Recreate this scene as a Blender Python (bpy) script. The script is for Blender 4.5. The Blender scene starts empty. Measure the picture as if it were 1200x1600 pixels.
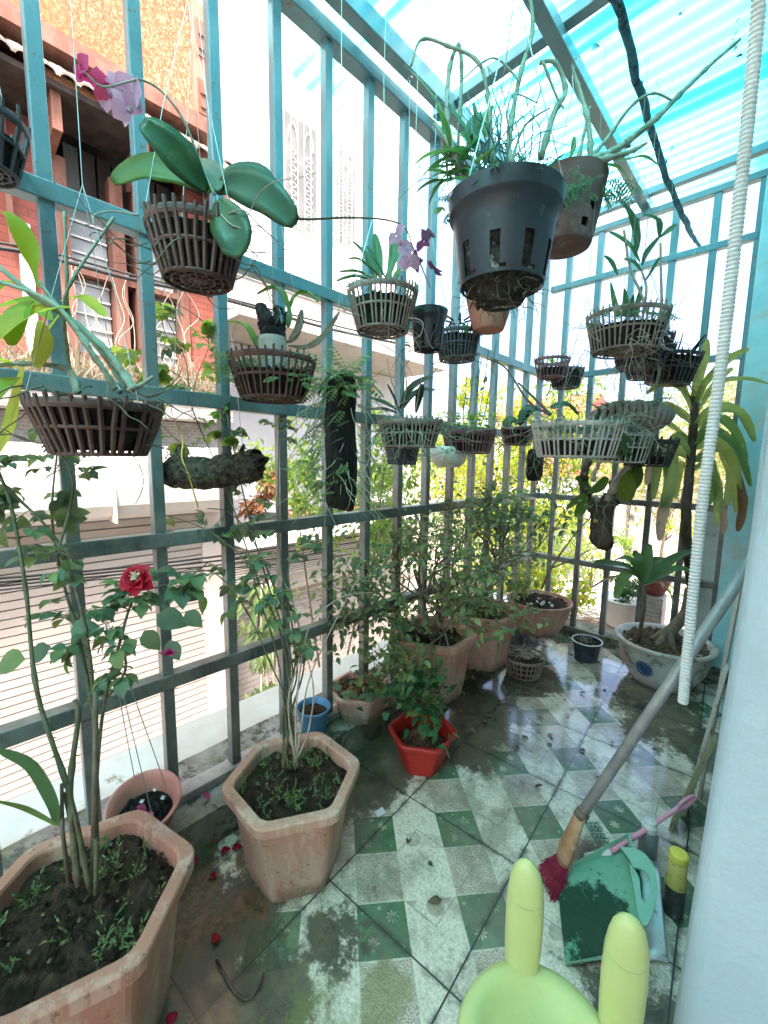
import bpy, math, random
from mathutils import Vector as V, Matrix, noise as mnoise
random.seed(7)
R = random.Random(11)
PI = math.pi
scene = bpy.context.scene
COL = scene.collection

# ------------------------------------------------------------------ camera
CAM = V((0, 0, 1.226)); F_PX = 655.0
yaw, pit, rol = .7661, .1259, .0154
fw = V((-math.sin(yaw)*math.cos(pit), math.cos(yaw)*math.cos(pit), -math.sin(pit)))
rt0 = V((math.cos(yaw), math.sin(yaw), 0)); up0 = rt0.cross(fw)
rt = rt0*math.cos(rol) + up0*math.sin(rol); upv = -rt0*math.sin(rol) + up0*math.cos(rol)
cam = bpy.data.cameras.new('camera'); camo = bpy.data.objects.new('camera', cam); COL.objects.link(camo)
camo.matrix_world = Matrix(((rt.x, upv.x, -fw.x, CAM.x), (rt.y, upv.y, -fw.y, CAM.y), (rt.z, upv.z, -fw.z, CAM.z), (0, 0, 0, 1)))
cam.sensor_fit = 'HORIZONTAL'; cam.sensor_width = 36; cam.lens = F_PX/1200*36
cam.clip_start = .02; cam.clip_end = 600
scene.camera = camo

# ------------------------------------------------------------------ light
SUN_EL, SUN_AZ = math.radians(58), math.radians(135)     # azimuth from +Y towards +X
w = bpy.data.worlds.new('World'); scene.world = w; w.use_nodes = True
nt = w.node_tree; bg = nt.nodes['Background']
sky = nt.nodes.new('ShaderNodeTexSky'); sky.sky_type = 'NISHITA'; sky.sun_disc = False
sky.sun_elevation = SUN_EL; sky.sun_rotation = SUN_AZ
sky.air_density = .8; sky.dust_density = 6.0; sky.ozone_density = .3
nt.links.new(sky.outputs[0], bg.inputs[0]); bg.inputs[1].default_value = .15
sl = bpy.data.lights.new('sun', 'SUN'); sl.energy = 2.0; sl.angle = math.radians(10); sl.color = (1, .94, .86)
so = bpy.data.objects.new('sun', sl); COL.objects.link(so)
sd = V((math.sin(SUN_AZ)*math.cos(SUN_EL), math.cos(SUN_AZ)*math.cos(SUN_EL), math.sin(SUN_EL)))
so.rotation_euler = sd.to_track_quat('Z', 'Y').to_euler(); so.location = (0, 0, 8)
scene.view_settings.view_transform = 'Standard'; scene.view_settings.look = 'None'
scene.view_settings.exposure = 2.6; scene.view_settings.gamma = 1
scene.render.engine = 'CYCLES'
scene.cycles.max_bounces = 8; scene.cycles.transparent_max_bounces = 12

# ------------------------------------------------------------------ picture-to-place helpers (each point gets its real distance)
def ray(px, py): return rt*((px-600)/F_PX) - upv*((py-800)/F_PX) + fw
def WX(px, py, X): d = ray(px, py); return CAM + d*(X/d.x)
def WY(px, py, Y): d = ray(px, py); return CAM + d*(Y/d.y)
def WZ(px, py, Z): d = ray(px, py); return CAM + d*((Z-CAM.z)/d.z)
def WD(px, py, D): return CAM + ray(px, py)*D

# ------------------------------------------------------------------ node helpers
class E:
    """a float socket with operators that add Math nodes"""
    def __init__(s, t, k): s.t, s.k = t, k
    def op(s, o, *a):
        n = s.t.nodes.new('ShaderNodeMath'); n.operation = o
        s.t.links.new(s.k, n.inputs[0])
        for i, b in enumerate(a):
            if isinstance(b, E): s.t.links.new(b.k, n.inputs[i+1])
            else: n.inputs[i+1].default_value = b
        return E(s.t, n.outputs[0])
    def __add__(s, b): return s.op('ADD', b)
    def __sub__(s, b): return s.op('SUBTRACT', b)
    def __mul__(s, b): return s.op('MULTIPLY', b)
    def __truediv__(s, b): return s.op('DIVIDE', b)
    def abs(s): return s.op('ABSOLUTE')
    def fract(s): return s.op('FRACT')
    def lt(s, b): return s.op('LESS_THAN', b)
    def gt(s, b): return s.op('GREATER_THAN', b)
    def max(s, b): return s.op('MAXIMUM', b)
    def min(s, b): return s.op('MINIMUM', b)
    def inv(s): return (s*-1.0)+1.0
    def step(s, a, b):
        n = s.t.nodes.new('ShaderNodeMapRange'); n.interpolation_type = 'SMOOTHSTEP'
        s.t.links.new(s.k, n.inputs[0]); n.inputs[1].default_value = a; n.inputs[2].default_value = b
        return E(s.t, n.outputs[0])
def newmat(name):
    m = bpy.data.materials.new(name); m.use_nodes = True
    return m, m.node_tree, m.node_tree.nodes['Principled BSDF']
def coords(t, kind='Object'):
    n = t.nodes.new('ShaderNodeTexCoord'); return n.outputs[kind]
def xyz(t, vec):
    n = t.nodes.new('ShaderNodeSeparateXYZ'); t.links.new(vec, n.inputs[0])
    return E(t, n.outputs[0]), E(t, n.outputs[1]), E(t, n.outputs[2])
def nz(t, vec, scale, detail=4, rough=.6, dist=0, stretch=None):
    if stretch:
        mp = t.nodes.new('ShaderNodeMapping'); mp.inputs['Scale'].default_value = stretch
        t.links.new(vec, mp.inputs[0]); vec = mp.outputs[0]
    n = t.nodes.new('ShaderNodeTexNoise'); n.inputs['Scale'].default_value = scale
    n.inputs['Detail'].default_value = detail; n.inputs['Roughness'].default_value = rough; n.inputs['Distortion'].default_value = dist
    t.links.new(vec, n.inputs['Vector']); return E(t, n.outputs[0])
def mix(t, fac, a, b):
    n = t.nodes.new('ShaderNodeMix'); n.data_type = 'RGBA'
    if isinstance(fac, E): t.links.new(fac.k, n.inputs[0])
    else: n.inputs[0].default_value = fac
    for s, i in ((a, 6), (b, 7)):
        if isinstance(s, tuple): n.inputs[i].default_value = (*s, 1)
        else: t.links.new(s, n.inputs[i])
    return n.outputs[2]
def bump(t, bs, h, strength=.3, dist=.01):
    n = t.nodes.new('ShaderNodeBump'); n.inputs['Strength'].default_value = strength; n.inputs['Distance'].default_value = dist
    t.links.new(h.k, n.inputs['Height']); t.links.new(n.outputs[0], bs.inputs['Normal'])
def put(t, sock, v):
    if isinstance(v, E): t.links.new(v.k, sock)
    elif isinstance(v, (int, float)): sock.default_value = v
    elif isinstance(v, tuple): sock.default_value = (*v, 1)
    else: t.links.new(v, sock)

def mat_noise(name, c1, c2, scale=8, rough=.6, c3=None, s3=30, t3=(.6, .68), bmp=.2, bscale=60, metallic=0, stretch=None, bdist=.004, spec=None):
    m, t, b = newmat(name); v = coords(t)
    c = mix(t, nz(t, v, scale, 5, stretch=stretch).step(.3, .7), c1, c2)
    if c3: c = mix(t, nz(t, v, s3, 6, .7).step(*t3), c, c3)
    put(t, b.inputs['Base Color'], c); b.inputs['Roughness'].default_value = rough; b.inputs['Metallic'].default_value = metallic
    b.inputs['Specular IOR Level'].default_value = spec if spec is not None else (.18 if rough > .65 else .4)
    if bmp: bump(t, b, nz(t, v, bscale, 5, .65, stretch=stretch), bmp, bdist)
    return m
def mat_leaf(name, cols, trans=.35, rough=.45, spot=None, sc=9):
    m, t, b = newmat(name); g = t.nodes.new('ShaderNodeNewGeometry'); v = coords(t)
    rp = t.nodes.new('ShaderNodeValToRGB'); t.links.new(g.outputs['Random Per Island'], rp.inputs[0])
    el = rp.color_ramp.elements
    for i, c in enumerate(cols):
        e = el[i] if i < 2 else el.new(.5)
        e.color = (*c, 1)
    for i in range(len(cols)): el[i].position = i/(len(cols)-1)
    c = mix(t, nz(t, v, sc, 3).step(.35, .75)*.5, rp.outputs[0], tuple(x*.6 for x in cols[0]))
    if spot: c = mix(t, nz(t, v, 26, 4).step(.6, .68), c, spot)
    put(t, b.inputs['Base Color'], c); b.inputs['Roughness'].default_value = max(rough, .42); b.inputs['Specular IOR Level'].default_value = .25
    tr = t.nodes.new('ShaderNodeBsdfTranslucent'); t.links.new(c, tr.inputs[0])
    br = t.nodes.new('ShaderNodeHueSaturation'); t.links.new(c, br.inputs['Color']); br.inputs['Value'].default_value = 1.7; br.inputs['Hue'].default_value = .49; br.inputs['Saturation'].default_value = 1.1
    t.links.new(br.outputs[0], tr.inputs[0])
    mx = t.nodes.new('ShaderNodeMixShader'); mx.inputs[0].default_value = trans
    t.links.new(b.outputs[0], mx.inputs[1]); t.links.new(tr.outputs[0], mx.inputs[2])
    t.links.new(mx.outputs[0], t.nodes['Material Output'].inputs[0])
    return m

M = {}
M['leaf_rose'] = mat_leaf('leaf_rose', [(.07, .12, .07), (.12, .19, .085), (.20, .27, .09), (.10, .17, .12)])
M['leaf_dull'] = mat_leaf('leaf_dull', [(.08, .13, .05), (.15, .22, .08), (.25, .31, .12), (.11, .18, .08)], .35)
M['leaf_dark'] = mat_leaf('leaf_dark', [(.021, .070, .025), (.042, .126, .042), (.098, .210, .056), (.028, .098, .042)], .2, .3)
M['leaf_bright'] = mat_leaf('leaf_bright', [(.108, .192, .036), (.180, .264, .048), (.264, .336, .072), (.084, .168, .048)], .5)
M['leaf_yellow'] = mat_leaf('leaf_yellow', [(.216, .324, .027), (.365, .405, .041), (.162, .270, .041), (.472, .405, .068)], .5, .5)
M['leaf_far'] = mat_leaf('leaf_far', [(.170, .221, .085), (.340, .408, .119), (.476, .442, .170), (.136, .221, .068)], .4, .7, sc=2)  # pale leaf colours with the brightness and haze of distance painted in
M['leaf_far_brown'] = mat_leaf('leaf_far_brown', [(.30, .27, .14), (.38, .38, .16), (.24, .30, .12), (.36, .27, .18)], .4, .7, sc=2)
M['leaf_orchid'] = mat_leaf('leaf_orchid', [(.010, .040, .016), (.018, .065, .035), (.024, .07, .018)], .08, .4, (.05, .08, .03), sc=14)
M['leaf_orchid_lit'] = mat_leaf('leaf_orchid_lit', [(.05, .11, .012), (.07, .14, .015)], .25, .4, sc=14)  # lighter copy of the orchid leaf, sunlight painted into its colour
M['leaf_strap'] = mat_leaf('leaf_strap', [(.078, .169, .046), (.156, .247, .065), (.052, .130, .065)], .3, .4)
M['leaf_dracaena'] = mat_leaf('leaf_dracaena', [(.12, .22, .07), (.26, .32, .08), (.17, .26, .11), (.3, .34, .12)], .45, .35, (.30, .26, .08))
M['leaf_dead'] = mat_leaf('leaf_dead', [(.28, .12, .05), (.30, .20, .13), (.20, .10, .05)], .25, .7)
M['leaf_tan'] = mat_leaf('leaf_tan', [(.36, .27, .2), (.30, .2, .14), (.42, .34, .26)], .25, .8)
M['fern'] = mat_leaf('fern', [(.130, .234, .078), (.260, .351, .143), (.091, .195, .091)], .35, .5)
M['fern_pale'] = mat_leaf('fern_pale', [(.11, .21, .13), (.19, .29, .17), (.07, .16, .09)], .3, .6)
M['grass_dry'] = mat_leaf('grass_dry', [(.30, .27, .2), (.22, .2, .14), (.16, .19, .11), (.36, .32, .26)], .25, .8)
M['petal_red'] = mat_leaf('petal_red', [(.50, .012, .03), (.62, .03, .05), (.35, .008, .025)], .25, .5)
M['petal_magenta'] = mat_leaf('petal_magenta', [(.48, .05, .2), (.55, .14, .28), (.42, .05, .14)], .3, .5)
M['petal_orchid'] = mat_leaf('petal_orchid', [(.50, .36, .46), (.62, .52, .58), (.42, .25, .36)], .4, .5, (.22, .05, .14))
M['petal_dark'] = mat_leaf('petal_dark', [(.22, .05, .15), (.3, .1, .2), (.15, .04, .1)], .4, .5)
M['petal_cream'] = mat_leaf('petal_cream', [(.7, .62, .35), (.75, .7, .6)], .3, .5)
M['stem_green'] = mat_noise('stem_green', (.07, .09, .04), (.15, .14, .09), 26, .7, (.10,.07,.05), 40, (.5,.62), .5, 80)
M['stem_brown'] = mat_noise('stem_brown', (.10, .075, .05), (.17, .14, .10), 24, .8, bmp=.5)
M['stem_pale'] = mat_noise('stem_pale', (.15, .19, .14), (.27, .31, .25), 26, .7, (.14, .12, .09), 34, (.52, .64), .6, 70)
M['stem_tan'] = mat_noise('stem_tan', (.30, .24, .19), (.42, .36, .3), 20, .8, bmp=.4)
M['bark'] = mat_noise('bark', (.035, .026, .02), (.12, .095, .075), 18, .95, (.20, .19, .16), 30, (.62, .72), .9, 45, bdist=.01, stretch=(1, 1, .3))
M['bark_pale'] = mat_noise('bark_pale', (.12, .10, .075), (.24, .21, .16), 22, .9, (.06, .07, .04), 30, (.6, .7), .9, 45, bdist=.01, stretch=(1, 1, .3))
M['charred'] = mat_noise('charred', (.006, .006, .008), (.03, .026, .022), 40, .95, None, 30, (.6, .7), .9, 70, bdist=.012, stretch=(1, 1, .2))
M['soil'] = mat_noise('soil', (.025, .017, .012), (.075, .05, .034), 40, .95, (.035, .05, .015), 12, (.55, .66), 1, 110, bdist=.012)
M['soil_red'] = mat_noise('soil_red', (.10, .045, .03), (.16, .08, .055), 40, .95, None, 12, (.55, .66), 1, 110, bdist=.01)
M['pebble'] = mat_noise('pebble', (.10, .07, .05), (.20, .16, .12), 30, .8)
M['coir'] = mat_noise('coir', (.02, .016, .013), (.10, .085, .065), 60, 1, (.2, .18, .14), 50, (.6, .68), 1, 120, bdist=.01)
def mat_pot(name, c, c2, stain):
    m, t, b = newmat(name); v = coords(t); x, y, z = xyz(t, v)
    k = mix(t, nz(t, v, 6, 5).step(.35, .7), c, c2)
    k = mix(t, (nz(t, v, 9, 6, .7, stretch=(1, 1, .35))*1.0 - z*.8).step(.30, .58)*.85, k, stain)
    k = mix(t, nz(t, v, 16, 7, .75, stretch=(1, 1, .12)).step(.5, .62)*.45, k, tuple(min(1, q*1.35) for q in stain))
    k = mix(t, nz(t, v, 7, 7, .8).step(.56, .66)*.6, k, (.20, .12, .08))
    k = mix(t, (nz(t, v, 12, 7, .75)*.16-z+.0).step(.03, .10)*.75, k, (.10, .085, .05))
    k = mix(t, nz(t, v, 70, 4, .7).step(.6, .68)*.7, k, (.13, .075, .05))
    put(t, b.inputs['Base Color'], k); b.inputs['Roughness'].default_value = .7; b.inputs['Specular IOR Level'].default_value = .3
    bump(t, b, nz(t, v, 35, 6, .7), .25, .004); return m
M['terracotta'] = mat_pot('terracotta', (.43, .205, .145), (.36, .155, .105), (.43, .32, .26))
M['terracotta_light'] = mat_pot('terracotta_light', (.49, .28, .20), (.43, .22, .155), (.46, .36, .29))
M['terracotta_dark'] = mat_pot('terracotta_dark', (.36, .165, .12), (.30, .13, .095), (.37, .26, .21))
M['clay'] = mat_noise('clay', (.11, .06, .055), (.16, .09, .08), 10, .85, (.15, .17, .16), 8, (.55, .68), .4, 60)
M['red_plastic'] = mat_noise('red_plastic', (.38, .018, .014), (.46, .03, .02), 8, .4, (.3, .06, .04), 30, (.62, .7), .1)
M['pink_plastic'] = mat_noise('pink_plastic', (.5, .21, .17), (.42, .16, .12), 8, .5, (.32, .2, .16), 30, (.6, .7), .2)
M['blue_plastic'] = mat_noise('blue_plastic', (.06, .17, .32), (.10, .24, .38), 10, .45, (.2, .25, .3), 30, (.6, .7), .1)
M['black_plastic'] = mat_noise('black_plastic', (.018, .026, .036), (.03, .04, .052), 10, .42, (.09, .11, .12), 26, (.62, .72), .12)
M['navy_plastic'] = mat_noise('navy_plastic', (.012, .02, .032), (.03, .045, .06), 10, .5, (.12, .16, .17), 26, (.58, .7), .15)
M['basket_brown'] = mat_noise('basket_brown', (.058, .03, .026), (.115, .06, .05), 14, .6, (.17, .14, .12), 30, (.58, .7), .3)
M['basket_grey'] = mat_noise('basket_grey', (.17, .135, .115), (.27, .23, .20), 14, .7, (.10, .08, .07), 30, (.58, .7), .3)
M['basket_pale'] = mat_noise('basket_pale', (.34, .33, .31), (.46, .46, .43), 14, .7, (.2, .18, .15), 30, (.58, .7), .3)
M['basket_black'] = mat_noise('basket_black', (.03, .03, .035), (.07, .065, .07), 14, .6, (.13, .12, .11), 30, (.58, .7), .3)
M['basket_purple'] = mat_noise('basket_purple', (.10, .04, .05), (.16, .075, .08), 14, .6, (.17, .14, .12), 30, (.58, .7), .3)
M['wire'] = mat_noise('wire', (.25, .27, .27), (.35, .37, .37), 14, .4, metallic=.7, bmp=0)
M['white_wire'] = mat_noise('white_wire', (.6, .62, .6), (.7, .7, .7), 14, .5, bmp=0)
M['moss'] = mat_noise('moss', (.06, .09, .03), (.12, .16, .06), 30, .95, bmp=.8)
# turquoise paint with worn specks and streaks, greyer and darker towards the bottom
m, t, b = newmat('turquoise_paint'); v = coords(t); x, y, z = xyz(t, v)
c = mix(t, nz(t, v, 5, 5).step(.3, .7), (.062, .17, .215), (.10, .225, .26))
c = mix(t, nz(t, v, 9, 7, .75, stretch=(1, 1, .25)).step(.53, .7)*.7, c, (.145, .19, .19))
low = mix(t, nz(t, v, 7, 6, .7).step(.35, .65), (.062, .078, .072), (.15, .155, .14))
low = mix(t, nz(t, v, 9, 7, .75, stretch=(1, 1, .2)).step(.52, .64)*.8, low, (.035, .045, .042))
c = mix(t, (z+(nz(t, v, 4, 4)-.5)*.8).step(2.0, 1.05), c, low)
c = mix(t, nz(t, v, 40, 6, .7).step(.60, .66), c, (.12, .085, .06))
c = mix(t, nz(t, v, 26, 6, .8, stretch=(1, 1, .12)).step(.56, .66)*.5, c, (.17, .12, .08))
put(t, b.inputs['Base Color'], c); b.inputs['Roughness'].default_value = .34; b.inputs['Coat Weight'].default_value = .25; b.inputs['Coat Roughness'].default_value = .12; bump(t, b, nz(t, v, 60, 5), .25, .003); M['teal'] = m; M['teal_low'] = m
M['steel'] = mat_noise('steel', (.27, .26, .25), (.38, .365, .35), 20, .38, (.15, .13, .11), 30, (.6, .7), .1, metallic=.25)
# roof plastic
m, t, b = newmat('roof_plastic'); v = coords(t)
out = t.nodes['Material Output']
tl = t.nodes.new('ShaderNodeBsdfTranslucent'); tp = t.nodes.new('ShaderNodeBsdfTransparent'); gl = t.nodes.new('ShaderNodeBsdfGlossy')
dirt = (nz(t, v, 5, 7, .75, stretch=(.35, 1, 1)).step(.5, .7)*.6).max(nz(t, v, 60, 5, .75).step(.64, .7)*.8)
x, y, z = xyz(t, v)
ridge = ((z*1.0-2.80)*40.0).abs().step(.15, .85)
cc = mix(t, ridge, (.64, .92, .94), (.18, .70, .77))
cc = mix(t, dirt, cc, (.25, .5, .5))
put(t, tl.inputs[0], cc); put(t, tp.inputs[0], mix(t, dirt, mix(t, ridge, (.70, .93, .95), (.15, .64, .72)), (.5, .62, .62)))
m1 = t.nodes.new('ShaderNodeMixShader'); m1.inputs[0].default_value = .40
t.links.new(tl.outputs[0], m1.inputs[1]); t.links.new(tp.outputs[0], m1.inputs[2])
m2 = t.nodes.new('ShaderNodeMixShader'); m2.inputs[0].default_value = .06
gl.inputs['Roughness'].default_value = .3
t.links.new(m1.outputs[0], m2.inputs[1]); t.links.new(gl.outputs[0], m2.inputs[2]); t.links.new(m2.outputs[0], out.inputs[0]); M['roof'] = m

# ------------------------------------------------------------------ mesh builder
class MB:
    def __init__(s): s.v = []; s.f = []
    def add(s, vs, fs, mat=None):
        n = len(s.v)
        s.v += [tuple(mat @ V(p)) for p in vs] if mat else [tuple(p) for p in vs]
        s.f += [tuple(i+n for i in f) for f in fs]
    def box(s, a, b, mat=None, bev=0):
        x0, y0, z0 = a; x1, y1, z1 = b
        vs = [(x0, y0, z0), (x1, y0, z0), (x1, y1, z0), (x0, y1, z0), (x0, y0, z1), (x1, y0, z1), (x1, y1, z1), (x0, y1, z1)]
        s.add(vs, [(0, 3, 2, 1), (4, 5, 6, 7), (0, 1, 5, 4), (1, 2, 6, 5), (2, 3, 7, 6), (3, 0, 4, 7)], mat)
    def cbox(s, c, d, mat=None): s.box([c[i]-d[i]/2 for i in range(3)], [c[i]+d[i]/2 for i in range(3)], mat)
    def tube(s, pts, rad, n=6, cap=True, flat=1.0):
        pts = [V(p) for p in pts]; L = len(pts)
        if not isinstance(rad, (list, tuple)): rad = [rad]*L
        if len(rad) == 2 and L != 2: rad = [rad[0]+(rad[1]-rad[0])*i/(L-1) for i in range(L)]
        ref = None; base = len(s.v)
        for i, p in enumerate(pts):
            d = (pts[min(i+1, L-1)]-pts[max(i-1, 0)])
            if d.length < 1e-9: d = V((0, 0, 1))
            d.normalize()
            if ref is None: ref = V((0, 0, 1)).cross(d) if abs(d.z) < .9 else V((1, 0, 0)).cross(d)
            a = (ref - d*ref.dot(d)); a.normalize(); ref = a; bb = d.cross(a)
            for k in range(n):
                th = 2*PI*k/n; s.v.append(tuple(p + a*(math.cos(th)*rad[i]) + bb*(math.sin(th)*rad[i]*flat)))
        for i in range(L-1):
            for k in range(n):
                a = base+i*n+k; b2 = base+i*n+(k+1) % n; s.f.append((a, b2, b2+n, a+n))
        if cap: s.f.append(tuple(base+k for k in reversed(range(n)))); s.f.append(tuple(base+(L-1)*n+k for k in range(n)))
    def bar(s, a, b, wd, ht, up=V((0, 0, 1))):
        a = V(a); b = V(b); d = (b-a).normalized(); sx = d.cross(up)
        if sx.length < 1e-6: sx = V((1, 0, 0))
        sx.normalize(); uu = sx.cross(d); base = len(s.v)
        for p in (a, b):
            for i, j in ((-1, -1), (1, -1), (1, 1), (-1, 1)): s.v.append(tuple(p+sx*(i*wd/2)+uu*(j*ht/2)))
        s.f += [tuple(base+k for k in f) for f in ((0, 1, 2, 3), (7, 6, 5, 4), (0, 4, 5, 1), (1, 5, 6, 2), (2, 6, 7, 3), (3, 7, 4, 0))]
    def lathe(s, prof, n=32, skip=None, rot=0, jit=0, close=False, ctr=(0, 0)):
        base = len(s.v); L = len(prof)
        for i, (r, z) in enumerate(prof):
            for k in range(n):
                th = rot+2*PI*k/n; rr = r*(1+jit*math.sin(th*3+z*9)); s.v.append((ctr[0]+rr*math.cos(th), ctr[1]+rr*math.sin(th), z))
        for i in range(L-1):
            for k in range(n):
                if skip and skip(i, k): continue
                a = base+i*n+k; b2 = base+i*n+(k+1) % n; s.f.append((a, b2, b2+n, a+n))
    def leaf(s, p, d, nrm, L, W, curl=.25, fold=.15, seg=3, tip=1.0, jag=0):
        p = V(p); d = V(d).normalized(); nrm = V(nrm); nrm = nrm-d*nrm.dot(d)
        if nrm.length < 1e-4: nrm = d.orthogonal()
        nrm.normalize(); sd = d.cross(nrm); base = len(s.v); q = p.copy(); ang = 0; rows = []
        for i in range(seg+1):
            t = i/seg; wd = W*.5*math.sin(PI*min(1, max(.04, t**.75*(1-.02)+.015))) if 0 < i < seg else 0
            dd = d*math.cos(ang)-nrm*math.sin(ang); nn = nrm*math.cos(ang)+d*math.sin(ang)
            if i: q = q+dd*(L/seg)
            if wd == 0: rows.append((len(s.v),)); s.v.append(tuple(q))
            else:
                k = len(s.v); s.v += [tuple(q-sd*wd+nn*(wd*fold*2)), tuple(q), tuple(q+sd*wd+nn*(wd*fold*2))]; rows.append((k, k+1, k+2))
            ang += curl/seg*2
        for a, b2 in zip(rows, rows[1:]):
            if len(a) == 1 and len(b2) == 3: s.f += [(a[0], b2[1], b2[0]), (a[0], b2[2], b2[1])]
            elif len(a) == 3 and len(b2) == 3: s.f += [(a[0], a[1], b2[1], b2[0]), (a[1], a[2], b2[2], b2[1])]
            elif len(a) == 3: s.f += [(a[0], a[1], b2[0]), (a[1], a[2], b2[0])]
    def blade(s, pts, wid, nrm=(0, 0, 1), fold=.1, wave=0):
        pts = smooth([V(p) for p in pts], 4); L = len(pts); rows = []
        for i, p in enumerate(pts):
            t = i/(L-1); d = (pts[min(i+1, L-1)]-pts[max(i-1, 0)]).normalized()
            n2 = V(nrm); n2 = n2-d*n2.dot(d); n2.normalize(); sd = d.cross(n2)
            wd = .5*wid(t) if callable(wid) else .5*wid*math.sin(PI*(t*.9+.05))**.6
            wv = wave*math.sin(t*17)*wd
            k = len(s.v); s.v += [tuple(p-sd*wd+n2*(fold*wd+wv)), tuple(p-sd*wd*.5+n2*(fold*wd*.35)), tuple(p-n2*(wd*.10)), tuple(p+sd*wd*.5+n2*(fold*wd*.35)), tuple(p+sd*wd+n2*(fold*wd-wv))]; rows.append(k)
        for a, b2 in zip(rows, rows[1:]):
            for j in range(4): s.f.append((a+j, a+j+1, b2+j+1, b2+j))
    def build(s, name, mat, parent=None, smooth_=False, off=None, bevel=0, solid=0, auto=False):
        me = bpy.data.meshes.new(name)
        vs = s.v
        if off is not None: vs = [(p[0]-off[0], p[1]-off[1], p[2]-off[2]) for p in vs]
        me.from_pydata(vs, [], s.f); me.update()
        o = bpy.data.objects.new(name, me); COL.objects.link(o)
        if name in ('weeds', 'moss_fern', 'aerial_roots', 'green_roots', 'hanging_fern', 'pebbles', 'fibre_tuft', 'trailing_roots', 'dry_grass', 'dead_grass', 'bark_chips', 'fern_fronds', 'dead_leaves', 'bristles', 'dry_twigs'): o['kind'] = 'stuff'
        me.materials.append(M[mat] if isinstance(mat, str) else mat)
        if smooth_: me.polygons.foreach_set('use_smooth', [True]*len(me.polygons))
        if parent: o.parent = parent
        if solid: md = o.modifiers.new('s', 'SOLIDIFY'); md.thickness = solid; md.offset = 0
        if bevel: md = o.modifiers.new('b', 'BEVEL'); md.width = bevel; md.segments = 2; md.limit_method = 'ANGLE'
        return o
def smooth(pts, k=4):
    pts = [V(p) for p in pts]; out = []
    if len(pts) < 3:
        return [pts[0].lerp(pts[1], i/k) for i in range(k+1)]
    for i in range(len(pts)-1):
        p0 = pts[max(i-1, 0)]; p1 = pts[i]; p2 = pts[i+1]; p3 = pts[min(i+2, len(pts)-1)]
        for j in range(k):
            t = j/k; out.append(.5*((2*p1)+(p2-p0)*t+(2*p0-5*p1+4*p2-p3)*t*t+(3*p1-p0-3*p2+p3)*t**3))
    out.append(pts[-1]); return out
def tag(o, label=None, cat=None, group=None, kind=None):
    if label: o['label'] = label
    if cat: o['category'] = cat
    if group: o['group'] = group
    if kind: o['kind'] = kind
    return o
def empty(name, loc, label, cat, group=None, rz=0):
    o = bpy.data.objects.new(name, None); COL.objects.link(o); o.location = loc; o.rotation_euler = (0, 0, rz); o.empty_display_size = .05
    return tag(o, label, cat, group)
def rv(s=1.0): return V((R.gauss(0, s), R.gauss(0, s), R.gauss(0, s)))
def ru(): 
    a = rv(); a.normalize(); return a
def jit(pts, a): return [V(p)+rv(a) for p in pts]

# ================================================================== SETTING
# floor of the balcony: printed tiles
m, t, b = newmat('printed_tiles'); v = coords(t); X, Y, Z = xyz(t, v)
th = .0825; ct, st = math.cos(th)/.4, math.sin(th)/.4
dx = X+.851; dy = Y-.681
u = dx*ct+dy*st; vv = dy*ct-dx*st
a_ = u+vv; b_ = u-vv
da = (a_.fract()-.5); db = (b_.fract()-.5)
ina = da.abs().lt(.235); inb = db.abs().lt(.235)
green = ina*inb
fu = (u.fract()-.5).abs().max((vv.fract()-.5).abs())
seam = fu.gt(.4945)
centre = fu.lt(.26)
strip1 = ina*inb.inv(); strip2 = inb*ina.inv(); cross = ina.inv()*inb.inv()
edge = da.abs().op('SUBTRACT', .24).abs().lt(.012).max(db.abs().op('SUBTRACT', .24).abs().lt(.012))
spk = nz(t, v, 260, 2, .8); spk2 = nz(t, v, 120, 3, .8)
terr = mix(t, spk.step(.40, .60), (.24, .215, .195), (.60, .57, .53))
terr2 = mix(t, spk.step(.36, .56), (.28, .27, .25), (.72, .70, .66))
base = mix(t, strip1, terr2, terr)
base = mix(t, ina.inv()*.8, base, mix(t, spk2.step(.4, .6), (.48, .485, .455), (.72, .725, .69)))
# pebbles printed in the middle square
vo = t.nodes.new('ShaderNodeTexVoronoi'); vo.inputs['Scale'].default_value = 14; t.links.new(v, vo.inputs['Vector'])
peb = E(t, vo.outputs[0]).lt(.4)
vc = t.nodes.new('ShaderNodeSeparateColor'); t.links.new(vo.outputs['Color'], vc.inputs[0])
pc = mix(t, E(t, vc.outputs[0]).gt(.6), (.45, .44, .40), (.25, .22, .17)); pc = mix(t, E(t, vo.outputs[0]).step(.1, .4), pc, (.33, .32, .28))
band = (a_-1.0).fract().op('SUBTRACT', .5).abs().gt(.28)
base = mix(t, centre*strip2*peb*.8, base, pc)
base = mix(t, centre*strip1*peb*.8, base, pc)
edgec = fu.op('SUBTRACT', .26).abs().lt(.006)*green.inv()*cross.inv()
grn = mix(t, nz(t, v, 22, 5, .7).step(.3, .7), (.035, .105, .06), (.085, .20, .12))
# two small flowers in every green diamond
def flower(cx, cy, r, np_):
    px = da-cx; py = db-cy
    rr = (px*px+py*py).op('SQRT'); an = py.op('ARCTAN2', px)
    return rr.lt(((an*float(np_)).op('COSINE').abs()*.75+.25)*r)
fl = flower(.10, -.10, .062, 4).max(flower(-.10, .11, .062, 4)).max(flower(.17, .15, .022, 3)).max(flower(-.18, -.16, .022, 3)).max(flower(-.02, -.19, .02, 3))
grn = mix(t, nz(t, v, 3, 5).step(.45, .7)*.55, grn, (.26, .32, .26))
grn = mix(t, fl*nz(t, v, 12, 5, .8).step(.35, .6)*.8, grn, (.55, .58, .45))
base = mix(t, edge*.55, base, (.62, .64, .60))
base = mix(t, green, base, grn)
base = mix(t, edgec*.6, base, (.25, .27, .24))
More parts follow.
